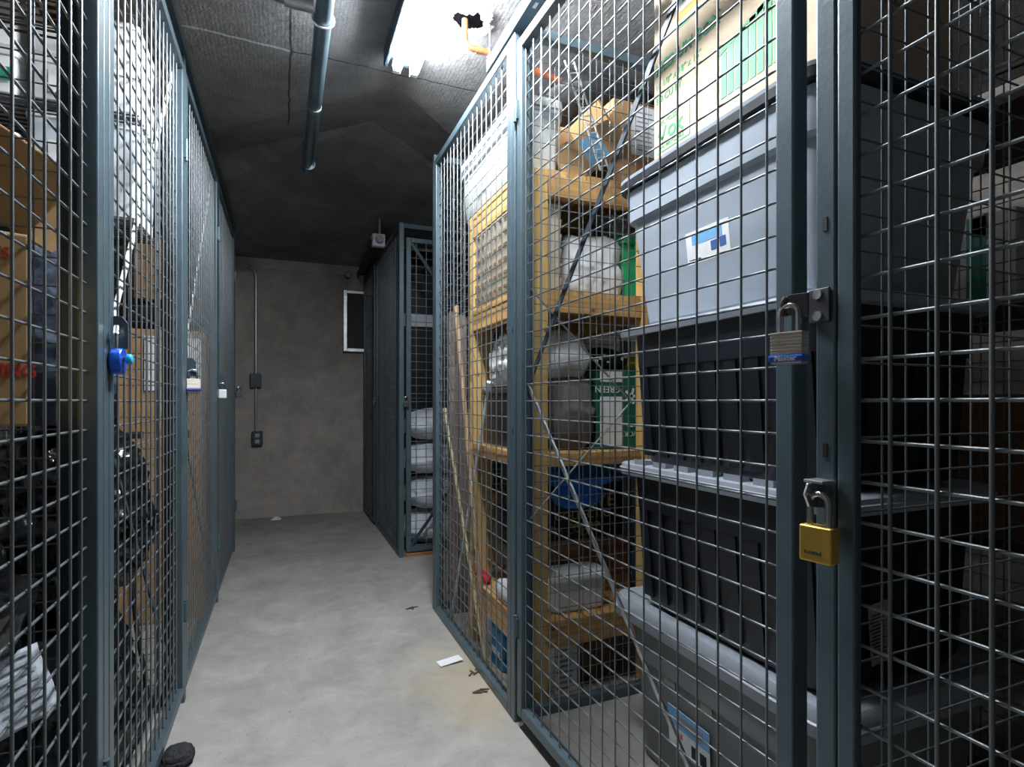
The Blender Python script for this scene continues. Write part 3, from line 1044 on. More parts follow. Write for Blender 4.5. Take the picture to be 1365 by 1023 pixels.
# --- third shelf (z .81)
zs = .811
o = bag('clear_bag', 'clear plastic bag of white paper at the front of the third shelf', 'bag', (.785, 1.95, 1.036), (.036, .12, .10), 8, BAGC, amp=.35, power=3., neck=True)
panel_on(o, 'printed_sheet', PAPER, (.742, 2.0, 1.12), (0, -1, 0), (.0, .1, 1), .08, .10)
o = thing('black_case', 'black box with grey lid line standing on the third shelf under the clear bag', 'case', (.83, 1.95, zs))
MB().box(.752, .83, 1.70, 2.15, zs, zs + .20).build('case_body', BLKTOTE, o, bevel=.006)
MB().box(.748, .834, 1.695, 2.155, zs + .20, zs + .222).build('lid', DSTEEL, o, bevel=.004)
o = bag('filled_bag', 'bulging taupe bag with a cloudy plastic top on the third shelf', 'bag', (.942, 1.80, zs), (.084, .10, .155), 14, BAGT, amp=.08, power=3., neck=False)
blob((.915, 1.79, zs + .33), (.09, .10, .085), 15, amp=.16, sub=4).build('plastic_top', BAGC, o, smooth='all')
o = thing('upturned_carton', 'green and white carton standing upside down on the third shelf', 'box', (1.15, 1.78, zs))
MB().box(1.035, 1.27, 1.70, 1.88, zs, zs + .285).build('carton_body', GREENC, o, bevel=.003)
pw = MB().box(1.034, 1.125, 1.6985, 1.6995, zs + .012, zs + .188)
pw.box(1.034, 1.125, 1.6985, 1.6995, zs + .24, zs + .278)
pw.build('white_panel', PAPER, o)
text('GREEN', .034, (1.118, 1.6984, zs + .225), (-1, 0, 0), (0, 0, -1), WHITEINK, o)
text('WORTH', .026, (1.20, 1.6984, zs + .062), (-1, 0, 0), (0, 0, -1), WHITEINK, o)
marks(16, .008, (1.20, 1.6984, zs + .085), (-1, 0, 0), (0, 0, -1), WHITEINK, o, 9)
lf = MB()
for a in range(5):
    aa = R(a * 72)
    lf.obox((1.165 + .018 * math.cos(aa), 1.6986, zs + .19 + .018 * math.sin(aa)), (.012 * math.cos(aa), 0, .012 * math.sin(aa)), (0, .0005, 0), (-.005 * math.sin(aa), 0, .005 * math.cos(aa)))
lf.build('emblem', WHITEINK, o)
o = bag('patterned_cloth', 'black and white patterned cloth heaped on top of the green carton', 'cloth', (1.09, 1.79, zs + .288), (.075, .07, .04), 31, BLACK, neck=False, amp=.2, sub=4)
for i in range(9):
    MB().obox((1.03 + .015 * i, 1.716 - .002 * (i % 2), zs + .315 + .01 * (i % 3)), (.005, 0, 0), (0, .002, 0), (0, 0, .005)).build('white_patch', WHITEINK, o)
bag('yellow_pouch', 'small yellow and white pouch on the green carton', 'pouch', (1.20, 1.78, zs + .288), (.042, .05, .03), 33, mat('yellow_plastic', (.72, .55, .05), .4), neck=False, sub=4)
bag('white_paper_wad', 'crumpled white paper at the corner of the third shelf', 'paper', (.755, 1.672, zs), (.025, .018, .04), 35, PAPER, neck=False, sub=4)

# --- fourth shelf (z .26)
zs = .261
o = thing('wooden_crate', 'brown wooden crate on the lowest shelf beneath the black box', 'crate', (1.0, 1.92, zs))
MB().box(.84, 1.235, 1.83, 2.10, zs, zs + .21).build('crate_body', CRATE, o, bevel=.003)
MB().box(.834, 1.24, 1.822, 1.832, zs + .15, zs + .212).build('top_slat', CRATE, o)
MB().box(.834, 1.24, 1.822, 1.832, zs + .0, zs + .055).build('bottom_slat', CRATE, o)
o = thing('printed_carton', 'black carton with yellow lettering under the blue bag', 'box', (1.0, 1.92, zs + .213))
z = zs + .213
MB().box(.838, 1.20, 1.80, 2.08, z, z + .20).build('carton_body', mat('black_card', (.014, .013, .02), .5), o, bevel=.003)
text('LIVE', .068, (1.02, 1.7992, z + .115), (1, 0, 0), (0, 0, 1), YELLOWINK, o, sx=1.1)
text('COLLECTIC', .042, (.905, 1.7992, z + .075), (1, 0, 0), (0, 0, 1), YELLOWINK, o, sx=1.05)
marks(22, .014, (.97, 1.7992, z + .048), (1, 0, 0), (0, 0, 1), YELLOWINK, o, 8)
vine = MB()
for i in range(7):
    vine.tube([(.87 + .026 * i + .014 * math.cos(a), 1.799, z + .032 + .010 * math.sin(i * 1.7) + .012 * math.sin(a)) for a in [2 * math.pi * k / 10 for k in range(10)]], .0022, 5, closed=True)
vine.build('vine_print', mat('olive_ink', (.22, .24, .03), .6), o)
panel_on(o, 'violet_patch', PURPLE, (.875, 1.7993, z + .125), (1, 0, 0), (0, 0, 1), .05, .07)
bb = bag('blue_bag', 'bright blue plastic bag slumped on the black lettered carton', 'bag', (1.0, 1.80, z + .202), (.155, .10, .046), 17, BAGB, neck=False, amp=.16, power=2.3, sag=.3)
blob((.985, 1.772, z + .175), (.095, .022, .055), 18, amp=.2, sub=4, flat=False).build('hanging_fold', BAGB, bb, smooth='all')
o = thing('white_basin', 'white plastic basin in front of the wooden crate on the lowest shelf', 'basin', (.93, 1.74, zs))
rr_loft(.825, 1.055, 1.664, 1.80, [(zs, .02), (zs + .008, .012), (zs + .125, .004)], .03).build('basin_body', WHITEPL, o, smooth=True, angle=35)
rr_loft(.819, 1.061, 1.658, 1.806, [(zs + .112, .003), (zs + .114, .0), (zs + .126, .0), (zs + .1265, .012), (zs + .110, .02)], .034).build('rim', WHITEPL, o, smooth=True, angle=35)
bag('red_cloth', 'small crumpled red cloth on the lowest shelf by the far upright', 'cloth', (.735, 2.10, zs), (.022, .045, .022), 41, REDCLOTH, neck=False, sub=4, amp=.2)
o = thing('white_jar', 'white plastic jar lying on the edge of the lowest shelf', 'jar', (.745, 1.86, zs))
MB().tube([(.748, 1.78, zs + .036), (.748, 1.90, zs + .036)], .034, 18).build('jar_body', WHITEPL, o, smooth=True, angle=50)
MB().tube([(.748, 1.90, zs + .036), (.748, 1.93, zs + .036)], .026, 18).build('cap', SEMIW, o, smooth=True, angle=50)
bag('black_sack', 'black plastic sack on the lowest shelf behind the front rail', 'bag', (.79, 2.0, zs + .072), (.035, .14, .16), 43, GARBAGE, neck=False, sub=4)
bag('black_sack', 'second black sack on the lowest shelf beside the pine upright', 'bag', (.79, 1.76, zs + .135), (.03, .07, .15), 44, GARBAGE, neck=False, sub=4)

# --- on the floor under the shelves
o = thing('detergent_jug', 'blue detergent jug with white label on the floor under the shelves', 'jug', (.76, 1.93, 0))
m = rr_loft(.725, .80, 1.86, 1.995, [(0, .006), (.006, 0), (.12, .002), (.15, .012), (.165, .03)], .022)
m.build('jug_body', mat('blue_jug', (.01, .22, .48), .3), o, smooth=True, angle=35)
MB().tube([(.762, 1.955, .16), (.762, 1.955, .195)], .015, 14).build('cap', WHITEPL, o, smooth=True, angle=50)
panel_on(o, 'label_band', WHITEPL, (.7245, 1.93, .055), (0, -1, 0), (0, 0, 1), .09, .022)
o = thing('foam_block', 'pale grey block on the floor beside the blue jug', 'block', (.77, 2.08, 0))
MB().box(.735, .80, 2.02, 2.13, 0, .17).build('block_body', SEMIW, o, bevel=.006)
o, M = carton('printed_white_carton', 'white carton covered in small print on the floor behind the pine upright', (.88, 1.74, 0), (.085, .16, .20), PAPER)
rg = random.Random(5)
for i in range(10):
    MB().box(.842 + .004 * (i % 3), .842 + .02 + .045 * rg.random(), 1.659, 1.6597, .015 + i * .018, .015 + i * .018 + .008).build('print', GREYINK if i % 3 else mat('violet_ink', (.2, .1, .22), .6), o)
carton('crate_box', 'small brown box on the floor under the lowest shelf', (1.03, 1.80, 0), (.16, .18, .15), CARDDARK)

# --- leaning against the fence inside the shelf cage
for i, (x, ztop, lab) in enumerate(((.728, 1.40, 'weathered grey plank standing at the far end, closer to the fence'), (.774, 1.385, 'weathered grey plank standing at the far end, farther from the fence'))):
    o = thing('old_plank', lab, 'plank', (x, 2.46, 0), 'weathered planks at the end of the shelf cage')
    m = MB()
    m.prism([(x - .0215, 2.47, 0), (x + .0215, 2.47, 0), (x + .0215, 2.50, ztop - .02), (x + .012, 2.50, ztop), (x - .012, 2.50, ztop + .004), (x - .0215, 2.50, ztop - .015)], (0, .02, 0))
    m.build('plank_body', GREYWOOD, o, bevel=.002)


def stick(name, label, p0, p1, r, m, tip=None, flat=None):
    o = thing(name, label, 'stick', p0)
    if flat:
        bar(p0, p1, r * 2, .004, (1, 0, 0)).build('shaft', m, o)
    else:
        MB().tube([p0, p1], r, 10).build('shaft', m, o, smooth=True, angle=60)
    d = (Vector(p1) - Vector(p0)).normalized()
    MB().tube([Vector(p1) - d * .03, Vector(p1) + d * .004], r * 1.35, 10).build('tip', tip or m, o, smooth=True, angle=60)
    return o


stick('broom_handle', 'brown broom handle leaning inside the fence before the planks', (.698, 1.95, .0), (.698, 2.35, 1.396), .0095, STICKW)
stick('bamboo_cane', 'pale bamboo cane leaning at the far corner of the shelf cage', (.6885, 1.93, .005), (.6885, 2.50, .945), .007, BAMBOO)
stick('steel_strip', 'thin grey metal strip leaning from the clear bag to the floor', (.702, 2.44, .0), (.700, 1.93, 1.05), .010, SEMIW, flat=True)

# ================================================================== back cage
BX, BY = .667, 3.49
post(BX, 3.505, 'dark steel corner post of the cage in front of the back wall', 2.11, (1.95, 1.99, 2.03), paint=PAINT)
o = thing('wire_screen', 'mesh side panel of the back cage along the aisle', 'mesh panel', (BX, 4.0, 0))
wire_panel(o, (BX, 3.523, 0), (BX, 4.48, 0), 0, 2.107, IN, paint=PAINTD)
hp = hasp(o, (BX - .0005, 4.46, 1.0), (-1, 0, 0), (0, 1, 0))
o = thing('wire_screen', 'last mesh side panel of the back cage, against the back wall', 'mesh panel', (BX, 4.8, 0))
wire_panel(o, (BX - .012, 4.482, 0), (BX - .012, 5.11, 0), 0.02, 2.09, IN, paint=PAINTD)
o = thing('mesh_door', 'mesh door of the back cage facing the viewer, sacks stacked inside', 'door', (1.1, BY, 0))
wire_panel(o, (BX + .045, BY, 0), (1.62, BY, 0), .03, 2.02, (0, 1, 0), paint=PAINT, pitch=.064)
bar((BX + .07, BY + .01, .06), (1.45, BY + .01, 1.02), .02, .004, (0, 1, 0)).build('brace', PAINTD, o)
bar((BX + .07, BY + .01, 2.0), (1.45, BY + .01, 1.02), .02, .004, (0, 1, 0)).build('brace', PAINTD, o)
hd = thing('fence_header', 'dark header rail over the mesh door of the back cage', 'rail', (1.1, BY, 2.08))
MB().box(BX + .032, 1.66, BY, BY + .031, 2.075, 2.107).build('header_tube', PAINTD, hd, bevel=.003)
sill = thing('wood_sill', 'thin brown wooden strip under the door of the back cage', 'strip', (1.1, BY, 0))
MB().box(BX + .04, 1.62, BY + .002, BY + .03, 0, .022).build('strip_body', CRATE, sill, bevel=.002)
o = thing('roof_board', 'dark brown board lying across the top of the back cage', 'board', (.9, 4.55, 2.11))
MB().box(.595, 1.6, 4.1, 5.1, 2.112, 2.13).build('board_body', DARKBOARD, o, bevel=.002)
MB().box(.60, .612, 4.1, 5.1, 2.09, 2.111).build('edge_strip', DARKBOARD, o)
# sacks
for i, lab in enumerate(('lowest', 'second', 'third', 'topmost')):
    z = .03 + i * .228
    o = thing('white_sack', '%s white sack of the pile inside the back cage' % lab, 'sack', (1.02, 3.76, z), 'white sacks piled inside the back cage')
    blob((1.02 + .015 * (i % 2), 3.76, z + .112), (.27, .20, .106), 50 + i, amp=.10, power=3., sub=5, sag=.1).build('sack_body', SACK, o, smooth='all')
    MB().box(1.25, 1.31, 3.66, 3.86, z + .09, z + .13).build('sewn_end', SACK, o)
pal = thing('low_pallet', 'low dark pallet beneath the white sacks', 'pallet', (1.05, 3.76, 0))
MB().box(.74, 1.40, 3.55, 3.98, 0, .028).build('deck', DARKBOARD, pal)
o = thing('dark_cabinet', 'dark cabinet with a white sheet edge above the sacks in the back cage', 'cabinet', (1.1, 4.3, 0))
MB().box(.75, 1.55, 4.02, 4.45, 0, 1.98).build('cabinet_body', BLKTOTE, o, bevel=.004)
MB().box(.76, 1.54, 4.005, 4.019, 1.53, 1.62).build('white_edge', SEMIW, o)
MB().box(.76, 1.54, 4.008, 4.019, 1.00, 1.012).build('shelf_edge', DSTEEL, o)
padlock('small dark padlock on the corner of the back cage door', (BX + .04, BY - .016, .965), 0, .036, .036, .018, DSTEEL, None, .03, shm=STEEL)
padlock('small dark padlock on the side panel of the back cage', (BX - .016, 4.45, .97), R(-90), .036, .036, .018, DSTEEL, None, .03)
# alarm device above the cage
o = thing('alarm_sounder', 'white alarm box with a round grey horn and red lamp above the back cage', 'alarm', (.64, 4.0, 2.16))
MB().box(.575, .665, 4.0, 4.05, 2.085, 2.175).build('alarm_box', WHITEPL, o, bevel=.006)
MB().tube([(.625, 4.0, 2.13), (.625, 3.965, 2.13)], [.030, .024], 18).build('horn', GREYTOTE, o, smooth=True, angle=50)
MB().tube([(.56, 3.995, 2.135), (.576, 3.995, 2.135)], .012, 12).build('red_lamp', mat('red_plastic', (.6, .02, .03), .3), o)
MB().tube([(.63, 4.03, 2.175), (.63, 4.03, 2.34)], .008, 10).build('stem', GALV, o)

# ================================================================== back wall fittings
o = thing('wall_conduit', 'thin steel conduit bending down the back wall to an outlet', 'conduit', (-.22, YB, 1.3))
yc = YB - .025
pts = [(-1.2, yc, 2.128), (-.32, yc, 2.128)] + [(-.32 + .10 * math.sin(R(a)), yc, 2.028 + .10 * math.cos(R(a))) for a in (20, 40, 60, 80, 90)] + [(-.22, yc, .68)]
MB().tube(pts, .0105, 12).build('conduit_run', GALV, o, smooth=True, angle=50)
MB().box(-.262, -.178, YB - .05, YB, 1.10, 1.215).build('junction_box', PAINTD, o, bevel=.004)
b = MB().box(-.250, -.168, YB - .05, YB, .615, .735).build('outlet_box', PAINTD, o, bevel=.004)
for z in (.65, .70):
    MB().box(-.225, -.192, YB - .0515, YB - .0495, z - .015, z + .015).build('socket', GREYTOTE, b)
o = thing('wall_hatch', 'black recessed hatch in a bright steel frame on the back wall', 'hatch', (.62, YB, 1.7))
MB().box(.512, .76, YB - .055, YB - .001, 1.455, 1.94).build('hatch_panel', BLACK, o)
m = MB().box(.480, .512, YB - .075, YB - .001, 1.425, 1.965)
m.box(.512, .76, YB - .06, YB - .001, 1.425, 1.455)
m.box(.512, .76, YB - .06, YB - .001, 1.94, 1.965)
m.build('steel_frame', GALV, o, bevel=.003)
MB().tube([(.505, YB - .08, 1.9), (.505, YB - .074, 1.9)], .008, 10).build('screw', STEEL, o)
o = thing('pipe_stub', 'short dark pipe stub sticking out of the back wall near the top', 'pipe', (.53, YB, 2.11))
MB().tube([(.525, YB, 2.103), (.525, YB - .06, 2.103)], .028, 18).build('stub', DSTEEL, o, smooth=True, angle=50)
MB().tube([(.525, YB - .06, 2.103), (.525, YB - .064, 2.103)], .02, 18).build('plug', BEAMM, o)

# ================================================================== left hand cages
INL = Vector((-1, 0, 0))
LP = [1.2425, 2.115, 3.09, 4.09]       # post centres
names = ['post by the blue padlock on the left fence', 'second post of the left fence, by the silver and blue padlock',
         'third post of the left fence, by the small white padlock', 'last post of the left fence, near the back wall']
for y, nme in zip(LP, names):
    post(XL, y - .025, 'blue grey steel ' + nme, 2.11, s=-1, h=.0155)
hd = thing('fence_header', 'long steel header rail along the top of the left fence', 'rail', (XL, 2, 2.13))
MB().box(XL - .034, XL + .006, -.3, LP[-1] + .03, 2.112, 2.150).build('header_tube', PAINT, hd, bevel=.003)
labs = ['nearest mesh door at the left edge, before the cardboard moving box',
        'second mesh door of the left fence, held by the blue padlock',
        'third mesh door of the left fence, before the pinned white sheet',
        'fourth and last mesh door of the left fence']
spans = [(-.05, LP[0] - .043), (LP[0] - .006, LP[1] - .043), (LP[1] - .006, LP[2] - .043), (LP[2] - .006, LP[3] - .043)]
for (a, b), lab in zip(spans, labs):
    o = thing('mesh_door', lab, 'door', (XL, (a + b) / 2, 0))
    # first vertical wire counted from the near end
    wire_panel(o, (XL, a, 0), (XL, b, 0), .035, 2.075, INL, first=T + .03, wr=.0022)
    bar((XL - .027, b - .02, 2.04), (XL - .027, a + .02, 1.0), .020, .004, (1, 0, 0)).build('brace', WHITEPL if a > 1 else GALV, o)  # white colour stands in for lamp light on the upper steel braces
    bar((XL - .027, a + .02, 1.0), (XL - .027, b - .02, .08), .012, .004, (1, 0, 0)).build('brace', PAINTD, o)
    for z in (1.80, .30):
        hinge(o, XL + .004, b + .003, z, s=-1)
dl = ['mesh divider behind the moving box in the left cages', 'mesh divider behind the white drawers in the left cages',
      'mesh divider behind the big flattened carton in the left cages', 'end mesh of the left cages facing the back wall']
for y, lab in zip(LP, dl):
    o = thing('mesh_divider', lab, 'mesh panel', (-.85, y, 0))
    wire_panel(o, (-1.43, y - .04, 0), (XL - .034, y - .04, 0), 0, 2.10, (0, 1, 0), wr=.0016, paint=PAINTD)

# left padlocks and hasps
for y, z, lab in ((1.272, 1.10, 'steel hasp plate under the blue padlock'), (2.145, 1.085, 'steel hasp plate of the third left door'), (3.12, 1.08, 'steel hasp plate of the fourth left door')):
    hp = thing('door_hasp', lab, 'hasp', (XL, y, z))
    MB().prism([(XL + .002, y - .022, z + .042), (XL + .016, y - .022, z + .042), (XL + .026, y - .022, z + .028), (XL + .026, y - .022, z - .02), (XL + .002, y - .022, z - .02)], (0, .004, 0)).build('hasp_plate', PAINTD, hp, bevel=.001)
o = thing('padlock', 'round bright blue padlock with cyan key knob on the left fence', 'padlock', (-.289, 1.245, 1.06))
MB().tube([(-.299, 1.243, 1.057), (-.279, 1.243, 1.057)], .024, 24).build('lock_body', BLUELOCK, o, smooth=True, angle=45, bevel=.003)
MB().box(-.2985, -.2795, 1.226, 1.261, 1.032, 1.066).build('lock_base', BLUELOCK, o, bevel=.004)
MB().tube([(-.280, 1.238, 1.060), (-.274, 1.238, 1.060)], .005, 12).build('key_neck', DSTEEL, o)
MB().tube([(-.275, 1.238, 1.060), (-.272, 1.238, 1.060), (-.266, 1.238, 1.060), (-.264, 1.238, 1.060)], [.007, .010, .010, .007], 14).build('key_knob', CYAN, o, smooth=True, angle=60)
MB().tube([(-.290, 1.236, 1.078), (-.290, 1.236, 1.105), (-.288, 1.228, 1.118), (-.286, 1.218, 1.105), (-.286, 1.218, 1.078)], .0045, 10).build('shackle', STEEL, o, smooth=True)
padlock('silver padlock with dark blue bumper on the third left door', (-.282, 2.118, 1.035), R(15), .040, .044, .022, LAMIN, mat('navy_bumper', (.02, .03, .2), .4), .030)
padlock('small white padlock on the fourth left door', (-.284, 3.095, 1.02), R(15), .036, .044, .018, WHITEPL, None, .032)
padlock('dark padlock on the last post of the left fence', (-.28, 4.10, 1.03), R(15), .036, .04, .018, DSTEEL, None, .03)

# --- first left cage
RZ = Matrix.Rotation(R(21), 3, 'Z')
fr = Vector((-.338, 1.0, .945))                       # right front bottom corner
ux, uy = RZ @ Vector((1, 0, 0)), RZ @ Vector((0, 1, 0))
o, M = carton('moving_carton', 'tan carton with red MOVING print behind the nearest left door', tuple(fr - ux * .21 + uy * .10), (.42, .20, .275), CARDTAN, RZ, tape='Y')
q = fr - uy * .0006
text('MOVING', .026, q - ux * .080 + Vector((0, 0, .071)), ux, (0, 0, 1), REDINK, o, sx=.85, bold=.0006)
text('BOXES', .022, q - ux * .078 + Vector((0, 0, .238)), ux, (0, 0, 1), REDINK, o, sx=.85)
MB().tube([q - ux * (.062 + .012 * math.cos(t)) + Vector((0, 0, .115 + .02 * math.sin(t))) for t in [2 * math.pi * k / 14 for k in range(14)]], .002, 5, closed=True).build('emblem', mat('green_mark', (.05, .25, .12), .6), o)
bag('garbage_bag', 'black garbage bag on the floor of the first left cage', 'bag', (-.68, .93, 0), (.22, .19, .23), 61, GARBAGE, 'black garbage bags in the left cages', neck=False)
bag('garbage_bag', 'black garbage bag carrying the moving carton', 'bag', (-.62, 1.01, .50), (.23, .15, .215), 62, GARBAGE, 'black garbage bags in the left cages', neck=False)
o = thing('printed_sheet', 'large sheet of newsprint leaning low behind the nearest left door', 'paper', (-.42, .93, .5))
g = MB()
nu, nv_ = 10, 8
P0, PU, PV = Vector((-.425, .932, .535)), Vector((.078, .182, -.012)), Vector((-.030, -.008, .112))
grid = []
for j in range(nv_ + 1):
    for i in range(nu + 1):
        p = P0 + PU * (i / nu) + PV * (j / nv_ - .35)
        grid.append(p + Vector((.0018 * math.sin(i * .9) + .0012 * math.sin(j * 1.1 + i * .4), 0, 0)))
fs = [(j * (nu + 1) + i, j * (nu + 1) + i + 1, (j + 1) * (nu + 1) + i + 1, (j + 1) * (nu + 1) + i) for j in range(nv_) for i in range(nu)]
g.add(grid, fs)
pg = g.build('page', NEWS, o, smooth='all')
md = pg.modifiers.new('thick', 'SOLIDIFY')
md.thickness = .0015
ln = MB()
nn = PU.cross(PV).normalized()
if nn.x < 0:
    nn = -nn
for j in range(8):
    for q in range(2):
        c = P0 + PU * (.26 + .47 * q) + PV * ((j + .5) / 8 - .35) + nn * .004
        ln.obox(c, PU * .17, PV * .02, nn * .0004)
ln.build('print', mat('faded_print', (.28, .31, .35), .8), o)
bag('dark_box_bag', 'dark bag under the newsprint in the first left cage', 'bag', (-.405, .80, .0), (.045, .06, .18), 64, BLACK, neck=False)
bag('green_pouch', 'dark green pouch at the bottom left corner behind the nearest door', 'pouch', (-.39, .80, .38), (.03, .06, .03), 65, GREENC, neck=False, sub=4)

# --- second left cage
rotf = Matrix.Rotation(R(34), 3, 'Y')
o, M = carton('tilted_carton', 'brown carton tilted down to the right above the navy bag', (-.636, 1.36, 1.413), (.46, .13, .15), CARDTAN, rotf)
MB().box(.205, .232, -.066, .066, .1502, .156).xform(M).build('torn_edge', CARDPALE, o)
bag('navy_bag', 'navy cloth bag slumped under the tilted brown carton', 'bag', (-.47, 1.52, .93), (.10, .11, .20), 66, DENIM, neck=False, amp=.12)
bag('garbage_bag', 'black garbage bag on the floor behind the blue padlock door', 'bag', (-.545, 1.64, 0), (.165, .20, .25), 67, GARBAGE, 'black garbage bags in the left cages', neck=False, amp=.2, ridge=.75, fine=.6)
bag('garbage_bag', 'shiny black garbage bag on top of another behind the blue padlock door', 'bag', (-.478, 1.66, .53), (.118, .19, .19), 68, GARBAGE, 'black garbage bags in the left cages', amp=.24, fine=1.2, ridge=.8, freq=3.6)
bag('garbage_bag', 'black garbage bag far back beside the left wall', 'bag', (-1.16, 1.5, 0), (.17, .2, .38), 69, GARBAGE, 'black garbage bags in the left cages')
o = thing('wire_rack', 'black wire rack carrying the white drawers in the second left cage', 'rack', (-.70, 1.93, 0))
for x, y in ((-1.04, 1.80), (-1.04, 2.045), (-.37, 2.045)):
    MB().tube([(x, y, 0), (x, y, 2.08)], .007, 8).build('upright', DSTEEL, o)
for z in (1.475, 1.765):
    m = MB()
    for i in range(9):
        m.tube([(-1.04, 1.80 + i * .0288, z), (-.37, 1.80 + i * .0288, z)], .003, 6)
    m.tube([(-1.04, 1.80, z - .012), (-.37, 1.80, z - .012)], .006, 6)
    m.build('wire_shelf', DSTEEL, o)
for k, (x0, x1, z0_, hgt, lab, mm) in enumerate((
        (-.62, -.375, 1.482, .265, 'tall frosted plastic box nearest the fence on the rack', SEMIW),
        (-.88, -.64, 1.482, .20, 'frosted plastic box on the lower wire shelf, farther from the fence', SEMIW),
        (-.62, -.375, 1.772, .12, 'white plastic drawer on the upper wire shelf nearest the fence', WHITEPL),
        (-.62, -.375, 1.895, .13, 'white plastic drawer stacked topmost nearest the fence', WHITEPL),
        (-.89, -.64, 1.772, .12, 'white plastic drawer with a teal card, farther from the fence', WHITEPL),
        (-.89, -.64, 1.895, .13, 'white plastic drawer stacked topmost farther from the fence', WHITEPL))):
    o = thing('plastic_drawer', lab, 'drawer', ((x0 + x1) / 2, 1.92, z0_), 'white plastic boxes on the wire rack')
    rr_loft(x0, x1, 1.81, 2.04, [(z0_, .010), (z0_ + .006, .004), (z0_ + hgt - .022, .0)], .015).build('drawer_body', mm, o, smooth=True, angle=35)
    rr_loft(x0 - .004, x1 + .004, 1.806, 2.044, [(z0_ + hgt - .022, .002), (z0_ + hgt - .02, 0), (z0_ + hgt - .006, 0), (z0_ + hgt - .003, .006)], .017).build('lid', WHITEPL, o, smooth=True, angle=35)
    if k == 4:
        panel_on(o, 'teal_card', TEAL, (x1 - .055, 1.8065, z0_ + .05), (1, 0, 0), (0, 0, 1), .10, .035)
    if k in (0, 2, 5):
        panel_on(o, 'printed_sheet', PAPER, ((x0 + x1) / 2, 1.8065, z0_ + hgt * .45), (1, 0, 0), (0, 0, 1), .15, hgt * .5)
o = thing('hanging_shelf', 'dark wire shelf hung high at the upper left behind the fence', 'shelf', (-.57, 1.40, 1.79))
m = MB()
for i in range(10):
    m.tube([(-.78, 1.29 + i * .0255, 1.785), (-.365, 1.29 + i * .0255, 1.785)], .003, 6)
m.build('wire_shelf', DSTEEL, o)
for x in (-.775, -.37):
    for y in (1.29, 1.52):
        MB().tube([(x, y, 1.782), (x, y, 2.12)], .004, 6).build('hanger_rod', DSTEEL, o)
carton('orange_carton', 'brown carton corner on the hanging shelf at the top left of the picture', (-.54, 1.345, 1.789), (.19, .09, .20), CARD)
bag('black_bundle', 'black bundle beside the small brown carton on the hanging shelf', 'bag', (-.435, 1.46, 1.789), (.055, .05, .10), 70, BLACK, neck=False, sub=4)

# --- third and fourth left cage
o = thing('tall_carton', 'tall tan carton standing on the floor of the third left cage', 'box', (-.50, 2.90, 0))
MB().box(-.665, -.345, 2.86, 3.02, 0, 1.30).build('carton_body', CARD, o, bevel=.004)
MB().box(-.52, -.47, 2.8588, 2.8602, .9, 1.30).build('tape', TAPE, o)
for x in (-.60, -.42):
    MB().box(x - .03, x + .03, 2.8585, 2.8602, .82, .85).build('hand_hole_shade', BLACK, o)  # black plate painted for the shade inside a hand hole
carton('square_carton', 'dark brown carton above the tall tan carton', (-.52, 2.93, 1.43), (.17, .15, .27), CARDDARK)
bag('flat_black_bag', 'flat black bag pressed between the two cartons of the third left cage', 'bag', (-.50, 2.94, 1.302), (.15, .075, .068), 71, BLACK, neck=False, sub=4)
ps = MB().obox((-.405, 2.852, 1.145), (.058, 0, 0), (0, .001, 0), (0, 0, .12)).build('pinned_sheet', PAPER, None)
tag(ps, 'white sheet stuck to the front of the tall tan carton', 'paper')
ps = MB().obox((-.545, 2.852, 1.15), (.02, 0, 0), (0, .001, 0), (0, 0, .12)).build('pinned_sheet', PAPER, None)
tag(ps, 'narrow white paper strip beside the sheet on the tall tan carton', 'paper')
o = thing('black_cable', 'black cable hanging to the floor in the second left cage', 'cable', (-.40, 2.0, 0))
MB().tube([(-.42, 2.02, .62), (-.43, 2.0, .45), (-.41, 1.97, .30), (-.385, 1.95, .16), (-.37, 1.93, .05), (-.39, 1.90, .01), (-.45, 1.88, .008)], .007, 8).build('cord', BLACK, o, smooth=True)
MB().tube([(-.42, 2.02, .62), (-.425, 2.025, .68)], .012, 10).build('plug', BLACK, o)
bag('navy_bag', 'navy bag standing in the last left cage', 'bag', (-.60, 3.5, 0), (.22, .25, .52), 73, DENIM, neck=False)
carton('dark_carton', 'dark carton on the navy bag in the last left cage', (-.62, 3.5, 1.05), (.40, .4, .5), CARDDARK)

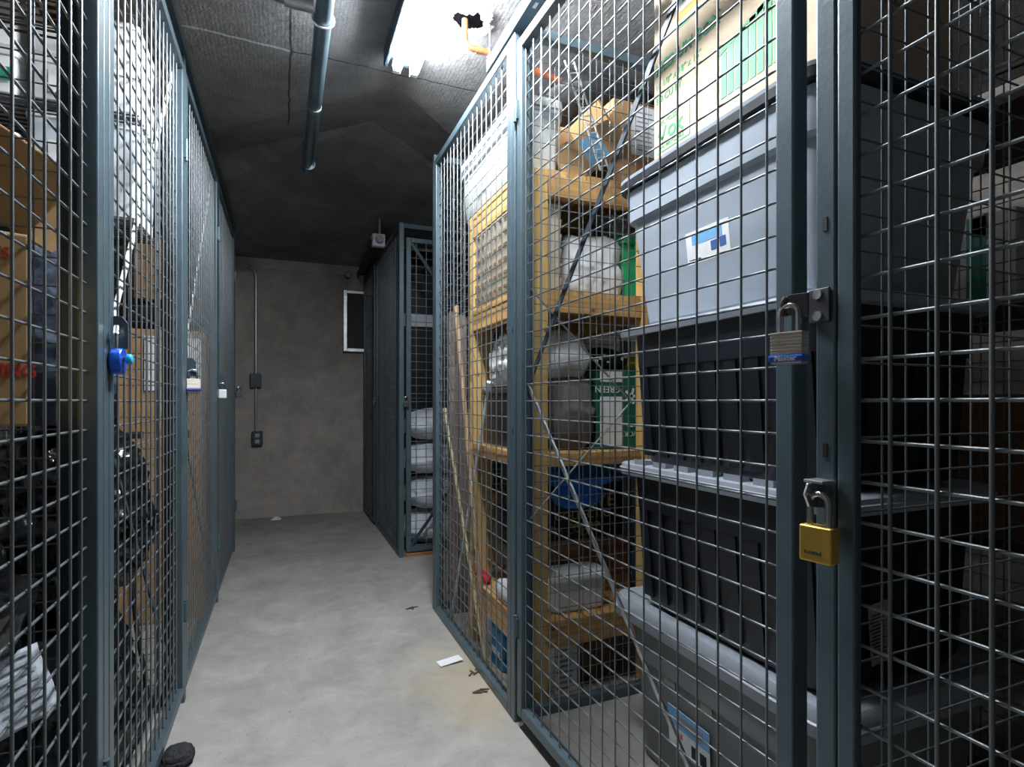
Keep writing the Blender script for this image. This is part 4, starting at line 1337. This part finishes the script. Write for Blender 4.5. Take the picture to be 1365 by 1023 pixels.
# ================================================================== bits on the floor
o = bag('knit_hat', 'black knitted lump poking from under the left fence', 'cloth', (-.268, 1.735, 0), (.036, .040, .023), 75, BOOTBLACK, neck=False, amp=.14, freq=5)
sp = MB().obox((.575, 2.02, .006), (.045, .006, .003), (-.004, .022, 0), (0, 0, .0012)).build('paper_scrap', PAPER, None)
tag(sp, 'crumpled white paper scrap beside the right fence', 'paper')
sp = MB()
sp.add([(-.11, 4.98, .002), (-.03, 4.97, .004), (-.02, 5.03, .002), (-.10, 5.04, .006), (-.07, 5.0, .03), (-.04, 5.02, .022)],
       [(0, 1, 4), (1, 2, 5, 4), (2, 3, 5), (3, 0, 4, 5), (0, 3, 2, 1)])
sp = sp.build('paper_scrap', PAPER, None)
tag(sp, 'white paper scrap on the floor at the back wall', 'paper')
rg = random.Random(11)
for x, y, lab in ((.60, 1.77, 'dry brown leaf curl by the foot of the hinge post'), (.545, 2.61, 'thin forked twig on the floor before the far fence corner'), (.62, 1.90, 'tiny dry leaf beside the right fence')):
    m = MB()
    for k in range(4):
        a = rg.random() * 6.28
        m.obox((x + .01 * k, y + .012 * (k % 2), .003), (.016 * math.cos(a), .016 * math.sin(a), .001), (-.003 * math.sin(a), .003 * math.cos(a), 0), (0, 0, .0012))
    tag(m.build('dry_leaf', LEAF, None), lab, 'leaf')

# ================================================================== camera, world, view
cam = bpy.data.cameras.new('camera')
cam.sensor_width = 36
cam.lens = 36 * 740 / 1365
cam.shift_y = 24.5 / 1365
cam.clip_start = .02
co = bpy.data.objects.new('camera', cam)
co.location = (0, 0, .98)
co.rotation_euler = (R(90), 0, R(-22.3))
COL.objects.link(co)
sc.camera = co

w = bpy.data.worlds.new('world')
w.use_nodes = True
w.node_tree.nodes['Background'].inputs[0].default_value = (.5, .6, .7, 1)
w.node_tree.nodes['Background'].inputs[1].default_value = .05
sc.world = w
sc.view_settings.view_transform = 'Standard'
sc.view_settings.look = 'None'
sc.view_settings.exposure = 0.
sc.view_settings.gamma = 1
sc.view_settings.use_curve_mapping = False
